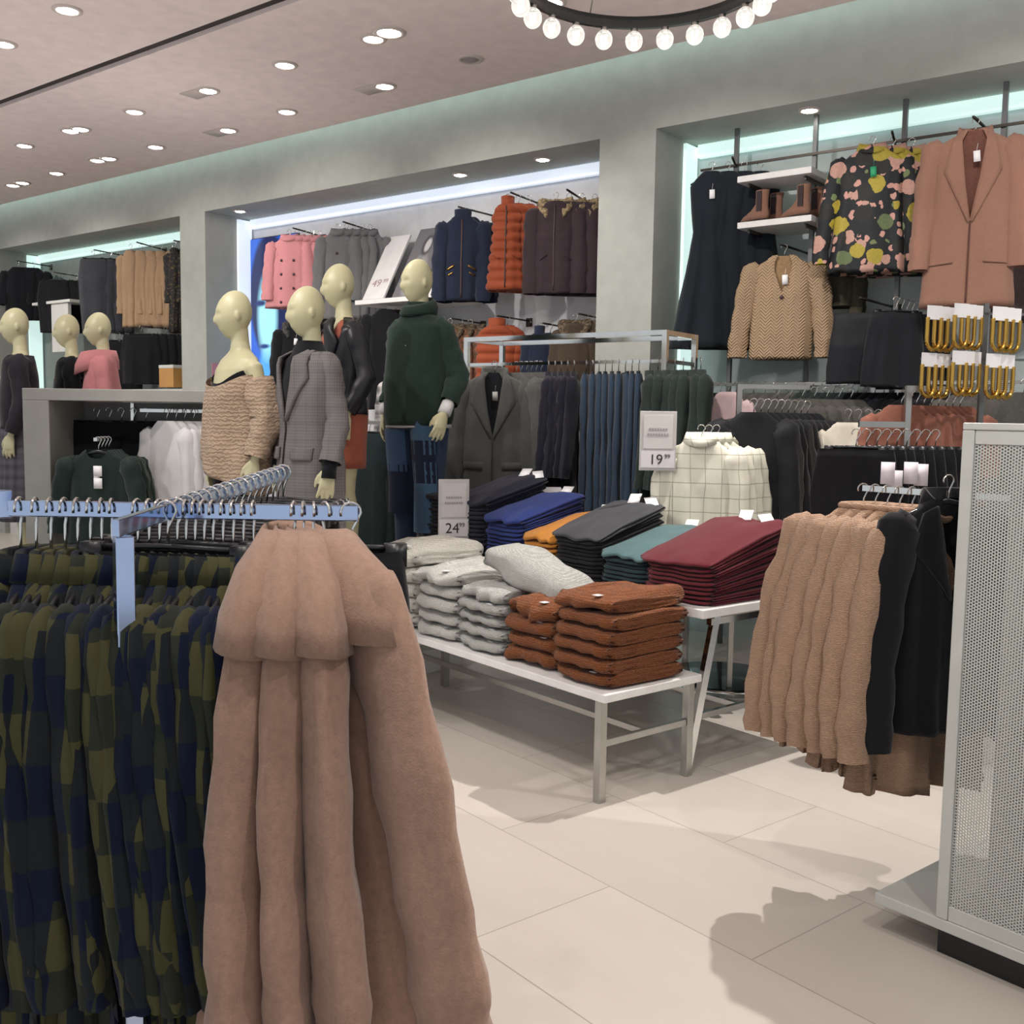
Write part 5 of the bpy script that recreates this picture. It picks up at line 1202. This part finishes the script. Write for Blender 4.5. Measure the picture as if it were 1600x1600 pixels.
# shelves and boots
for k, (py, lab) in enumerate(((276, 'upper white shelf above the ankle boots'), (348, 'lower white shelf carrying the ankle boots'))):
    a = at_y(1152, py, 6.33); b = at_y(1268, py - 14, 6.33); t = thing('wall_shelf', lab, 'shelf', (a.x, 6.33, a.z))
    MB().box((0, 0, -.04), (b.x - a.x, .42, 0)).build('board', WHITE, t, False, .003)
    for x in (.06, b.x - a.x - .06): MB().box((x - .006, .05, -.065), (x + .006, .42, -.0405)).build('bracket', BROWNM, t, False)
    SHZ = a.z; SHX = a.x; SHW = b.x - a.x
bo = fabric('tan_suede', '8a6656', .15, 30); el_ = plain('elastic_dark', '3a2f30', .9); sole_m = plain('boot_sole', '2c2422', .7)
def boot():
    t = thing('ankle_boot', '', 'boot')
    m = MB(); prof_ = [(0.0, .075, 0, .035, .0), (.03, .080, .0, .036, 0), (.06, .060, -.012, .034, 0), (.10, .046, -.022, .031, 0), (.15, .046, -.024, .033, 0), (.185, .050, -.026, .036, 0)]
    rings = []
    for z, rx, cx_, ry, _ in prof_:
        ring = []
        for k in range(24):
            a = 2 * PI * k / 24; toe = (.085 * max(0, 1 - z / .085) ** 1.2) if math.cos(a) > 0 else 0
            ring.append((cx_ + (rx + toe) * math.cos(a), ry * math.sin(a) * (1 - .3 * (toe / .085) * max(0, math.cos(a))), z + .022))
        rings.append(ring)
    m.loft(rings, True, True, False).build('shaft', bo, t)
    MB().loft([[((.078 + (.085 if math.cos(a) > 0 else 0)) * math.cos(a), .037 * math.sin(a) * (.75 if math.cos(a) > .5 else 1), z) for a in [2 * PI * k / 24 for k in range(24)]] for z in (.008, .022)], True, True, True).build('sole', sole_m, t)
    MB().box((-.075, -.03, 0), (-.02, .03, .012)).build('heel', sole_m, t, False)
    m = MB()
    for s_ in (-1, 1): m.box((-.045, s_ * .034 - .003, .07), (-.005, s_ * .034 + .003, .20))
    m.build('elastic_panel', el_, t, False); return t
b1 = boot(); spots = [(.14, .10, 'tan ankle boot at the left front of the boots shelf'), (.19, .24, 'tan ankle boot behind the left front one'), (.52, .10, 'tan ankle boot at the right front of the boots shelf'), (.57, .24, 'tan ankle boot behind the right front one')]
for i, (x, y, lab) in enumerate(spots):
    b = b1 if i == 0 else copy_tree(b1); b.location = (SHX + x * SHW / .68, 6.33 + y, SHZ + .001); b.rotation_euler = (0, 0, PI - .25); tag(b, lab, 'boot', 'ankle boots on the shelf')
# uprights and cross rails
for k, (px, lab) in enumerate(((1149, 'left of the boots shelf'), (1271, 'at the right end of the boots shelf'), (1409, 'behind the floral blouses'), (1563, 'behind the long camel coat'))):
    a = at_y(px, 300, 6.62); t = thing('wall_upright', 'slim grey upright post in the right alcove, ' + lab, 'upright', (a.x, 6.62, 0), 0, 'upright posts of the right alcove')
    MB().box((-.014, -.014, 0), (.014, .014, OPEN_TOP)).build('post', plain('grey_post', '6f7172', .4, .6), t, False)
a = at_y(1095, 300, 6.6); z = at_y(1330, 232, 6.6).z
tag(MB().box((a.x, 6.585, z - .008), (4.5, 6.60, z + .008)).build('cross_rail', BROWNM, None, False), 'thin horizontal rail crossing the right alcove behind the clothes', 'rail')
# mixed row at the bottom of the right alcove
z = at_y(1250, 596, 6.35).z
a = at_y(1075, 600, 6.45); b = at_y(1600, 600, 6.45)
tag(MB().box((a.x, 6.44, z - .022), (b.x + .6, 6.46, z - .002)).build('hang_rail', STEEL, None, False), 'steel rail along the bottom of the right alcove', 'rail')
specs = [(1090, 1150, 'black_crepe', 'black'), (1160, 1250, 'grey_marl', 'grey'), (1262, 1330, 'dark_green_cotton', 'dark green'), (1340, 1410, 'midnight_wool', 'midnight blue'), (1420, 1500, 'black_crepe', 'black'), (1510, 1600, 'grey_marl', 'grey')]
for i, (x0, x1, mm, cn) in enumerate(specs):
    A = at_y(x0, 600, 6.45); B = at_y(x1, 600, 6.45); A.z = B.z = z
    wh_ = ['nearest the left side', 'under the beige cardigan', 'under the floral blouse', 'under the black skirts', 'under the gold chains', 'at the far right'][i]
    row('shirt', MATS[mm], A, B, 6, .46, .62, FC + .35, 'top_garment', 'top', '%s top, first of its colour on the low rail %s' % (cn, wh_), '%s top on the low rail of the right alcove, %s' % (cn, wh_), '%s tops %s of the low rail' % (cn, wh_), 'hangers on the low rail of the right alcove', th=.03, sl=.5, simple_all=True)
# gold chain displays
goldm = plain('gold_chain_metal', 'c8a050', .22, 1)
jp = at_d(1536, 560, 5.25)
t = thing('jewellery_stand', 'grey stand with hooks holding the gold chains', 'display stand', (jp.x, jp.y, 0), YAW)
MB().box((-.012, -.012, .02), (.012, .012, 2.2)).build('post', MATS['grey_post'], t, False); MB().box((-.2, -.15, 0), (.2, .15, .02)).build('base', MATS['grey_post'], t, False)
zc1 = at_d(1500, 487, 5.1).z; zc2 = at_d(1500, 560, 5.1).z
for zc in (zc1, zc2): MB().box((-.32, -.012, zc + .0), (.30, -.002, zc + .012)).build('hook_rail', MATS['grey_post'], t, False)
def chain():
    t = thing('chain_necklace', '', 'necklace')
    m = MB(); n = 64; R_ = .040; pts = []
    for k in range(n + 1):
        s_ = k / n
        if s_ < .35: pts.append(Vector((-R_, 0, -.035 - .11 * (s_ / .35))))
        elif s_ > .65: pts.append(Vector((R_, 0, -.035 - .11 * ((1 - s_) / .35))))
        else:
            a = PI + PI * (s_ - .35) / .3; pts.append(Vector((R_ * math.cos(a), 0, -.145 + R_ * 1.1 * math.sin(a))))
    m.tube(pts, [.0125 if k % 2 else .008 for k in range(n + 1)], 8); m.build('chain', goldm, t)
    MB().box((-.045, -.002, -.045), (.045, .002, .022)).build('card', TAGW, t, False)
    return t
c0 = chain(); first = True
for zc, cols, rw in ((zc1, (1460, 1502, 1562), 'upper'), (zc2, (1455, 1503, 1556), 'lower')):
    for ci, px in enumerate(cols):
        for k in range(3):
            c = c0 if first else copy_tree(c0); first = False
            p = at_d(px + k * 11, 500, 5.05 + .035 * k); c.location = (p.x, p.y, zc + (.012 if ci == 1 else 0)); c.rotation_euler = (0, 0, YAW + .35)
            pos_ = ['left', 'middle', 'right'][ci]
            tag(c, 'gold rope chain on a white card, %s of the %s %s cluster' % ('front' if k == 0 else 'behind the front', rw, pos_), 'necklace', 'gold chains, %s %s cluster' % (rw, pos_))
# ------------------------------------------------------------------ alcove left
wall_garment('jacket', fabric('black_jersey', '15161b'), (4, 52), (418, 500), n=3, dx=.06, turn=.6, label='black jacket at the far left end of the left alcove', label2='black jacket behind the far left one', group='black jackets in the left alcove', name='black_jacket', cat='jacket', th=.06, sl=.4)
wall_garment('trousers', fabric('black_crepe', '17171b'), (60, 108), (436, 520), n=4, dx=.05, turn=.6, label='black trousers on shiny clip hangers in the left alcove', label2='black trousers behind the first shiny clipped pair', group='black trousers in the left alcove', name='black_trousers', cat='trousers', th=.05)
wall_garment('trousers', fabric('slate_wool', '3c3d42'), (124, 168), (402, 520), n=4, dx=.06, turn=.6, label='slate grey trousers in the left alcove', label2='slate grey trousers behind the front pair', group='slate trousers in the left alcove', name='grey_trousers', cat='trousers', th=.06)
wall_garment('coat', fabric('camel_brown', 'a08468', .12), (187, 222), (392, 512), n=5, dx=.085, turn=.6, label='light brown coat, front of its row in the left alcove', label2='brown coat in the row in the left alcove', group='brown coats in the left alcove', name='brown_coat', cat='coat', th=.06, sl=.62)
wall_garment('coat', fleck('dark_pattern', '1a1a1c', '5a4a2c', 40, .55, .62), (262, 284), (388, 520), n=3, dx=.05, turn=.6, label='dark patterned coat beside the column in the left alcove', label2='dark patterned coat behind the front one', group='patterned coats in the left alcove', name='patterned_coat', cat='coat', th=.06, sl=.5)
wall_garment('skirt', fabric('black_crepe', '17171b'), (190, 250), (520, 600), n=4, dx=.05, turn=.6, label='black skirt under the brown coats', label2='black skirt behind the one under the brown coats', group='black skirts in the left alcove', name='black_skirt', cat='skirt', th=.05)
wall_garment('trousers', fabric('black_crepe', '17171b'), (150, 196), (530, 640), n=3, dx=.05, turn=.6, label='black trousers under the slate grey ones', label2='black trousers behind those under the slate pair', group='lower black trousers in the left alcove', name='black_trousers', cat='trousers', th=.05)
a = at_y(70, 476, 6.4); b = at_y(106, 474, 6.4)
t = thing('display_block', 'white display panel on the shelf of the left alcove', 'panel', (a.x, 6.4, at_y(88, 550, 6.4).z)); MB().box((.15, 0, 0), (b.x - a.x, .04, a.z - t.location.z)).build('board', WPAINT, t, False); MB().box((-.25, -.03, a.z - t.location.z - .001), (b.x - a.x + .1, .4, a.z - t.location.z + .03)).build('top_shelf', WPAINT, t, False)
a = at_y(262, 585, 6.35); t = thing('low_counter', 'white counter along the left alcove', 'counter', (x1l + .1, 6.32, 0)); MB().box((0, 0, 0), (x1r - x1l - .12, .45, at_y(262, 608, 6.35).z)).build('cabinet', WPAINT, t, False)
t = thing('storage_box', 'amber coloured box on the counter beside the column', 'box', (a.x, 6.4, at_y(262, 607, 6.35).z + .012)); MB().box((-.13, -.07, 0), (.13, .07, .20)).build('carton', plain('amber_card', 'b98a4c', .6), t, False, .004); MB().box((-.132, -.072, .2), (.132, .072, .235)).build('lid', WPAINT, t, False, .003)
# small pink notice on the pillar jamb
zn = at_y(335, 590, 6.45).z; t = thing('notice', 'small pink notice on the middle alcove jamb near the knit sweater mannequin', 'notice', (x2l + .001, 6.36, zn)); MB().box((0, 0, -.14), (.008, .22, .14)).build('card', plain('pink_card', 'c98c98', .7), t, False)
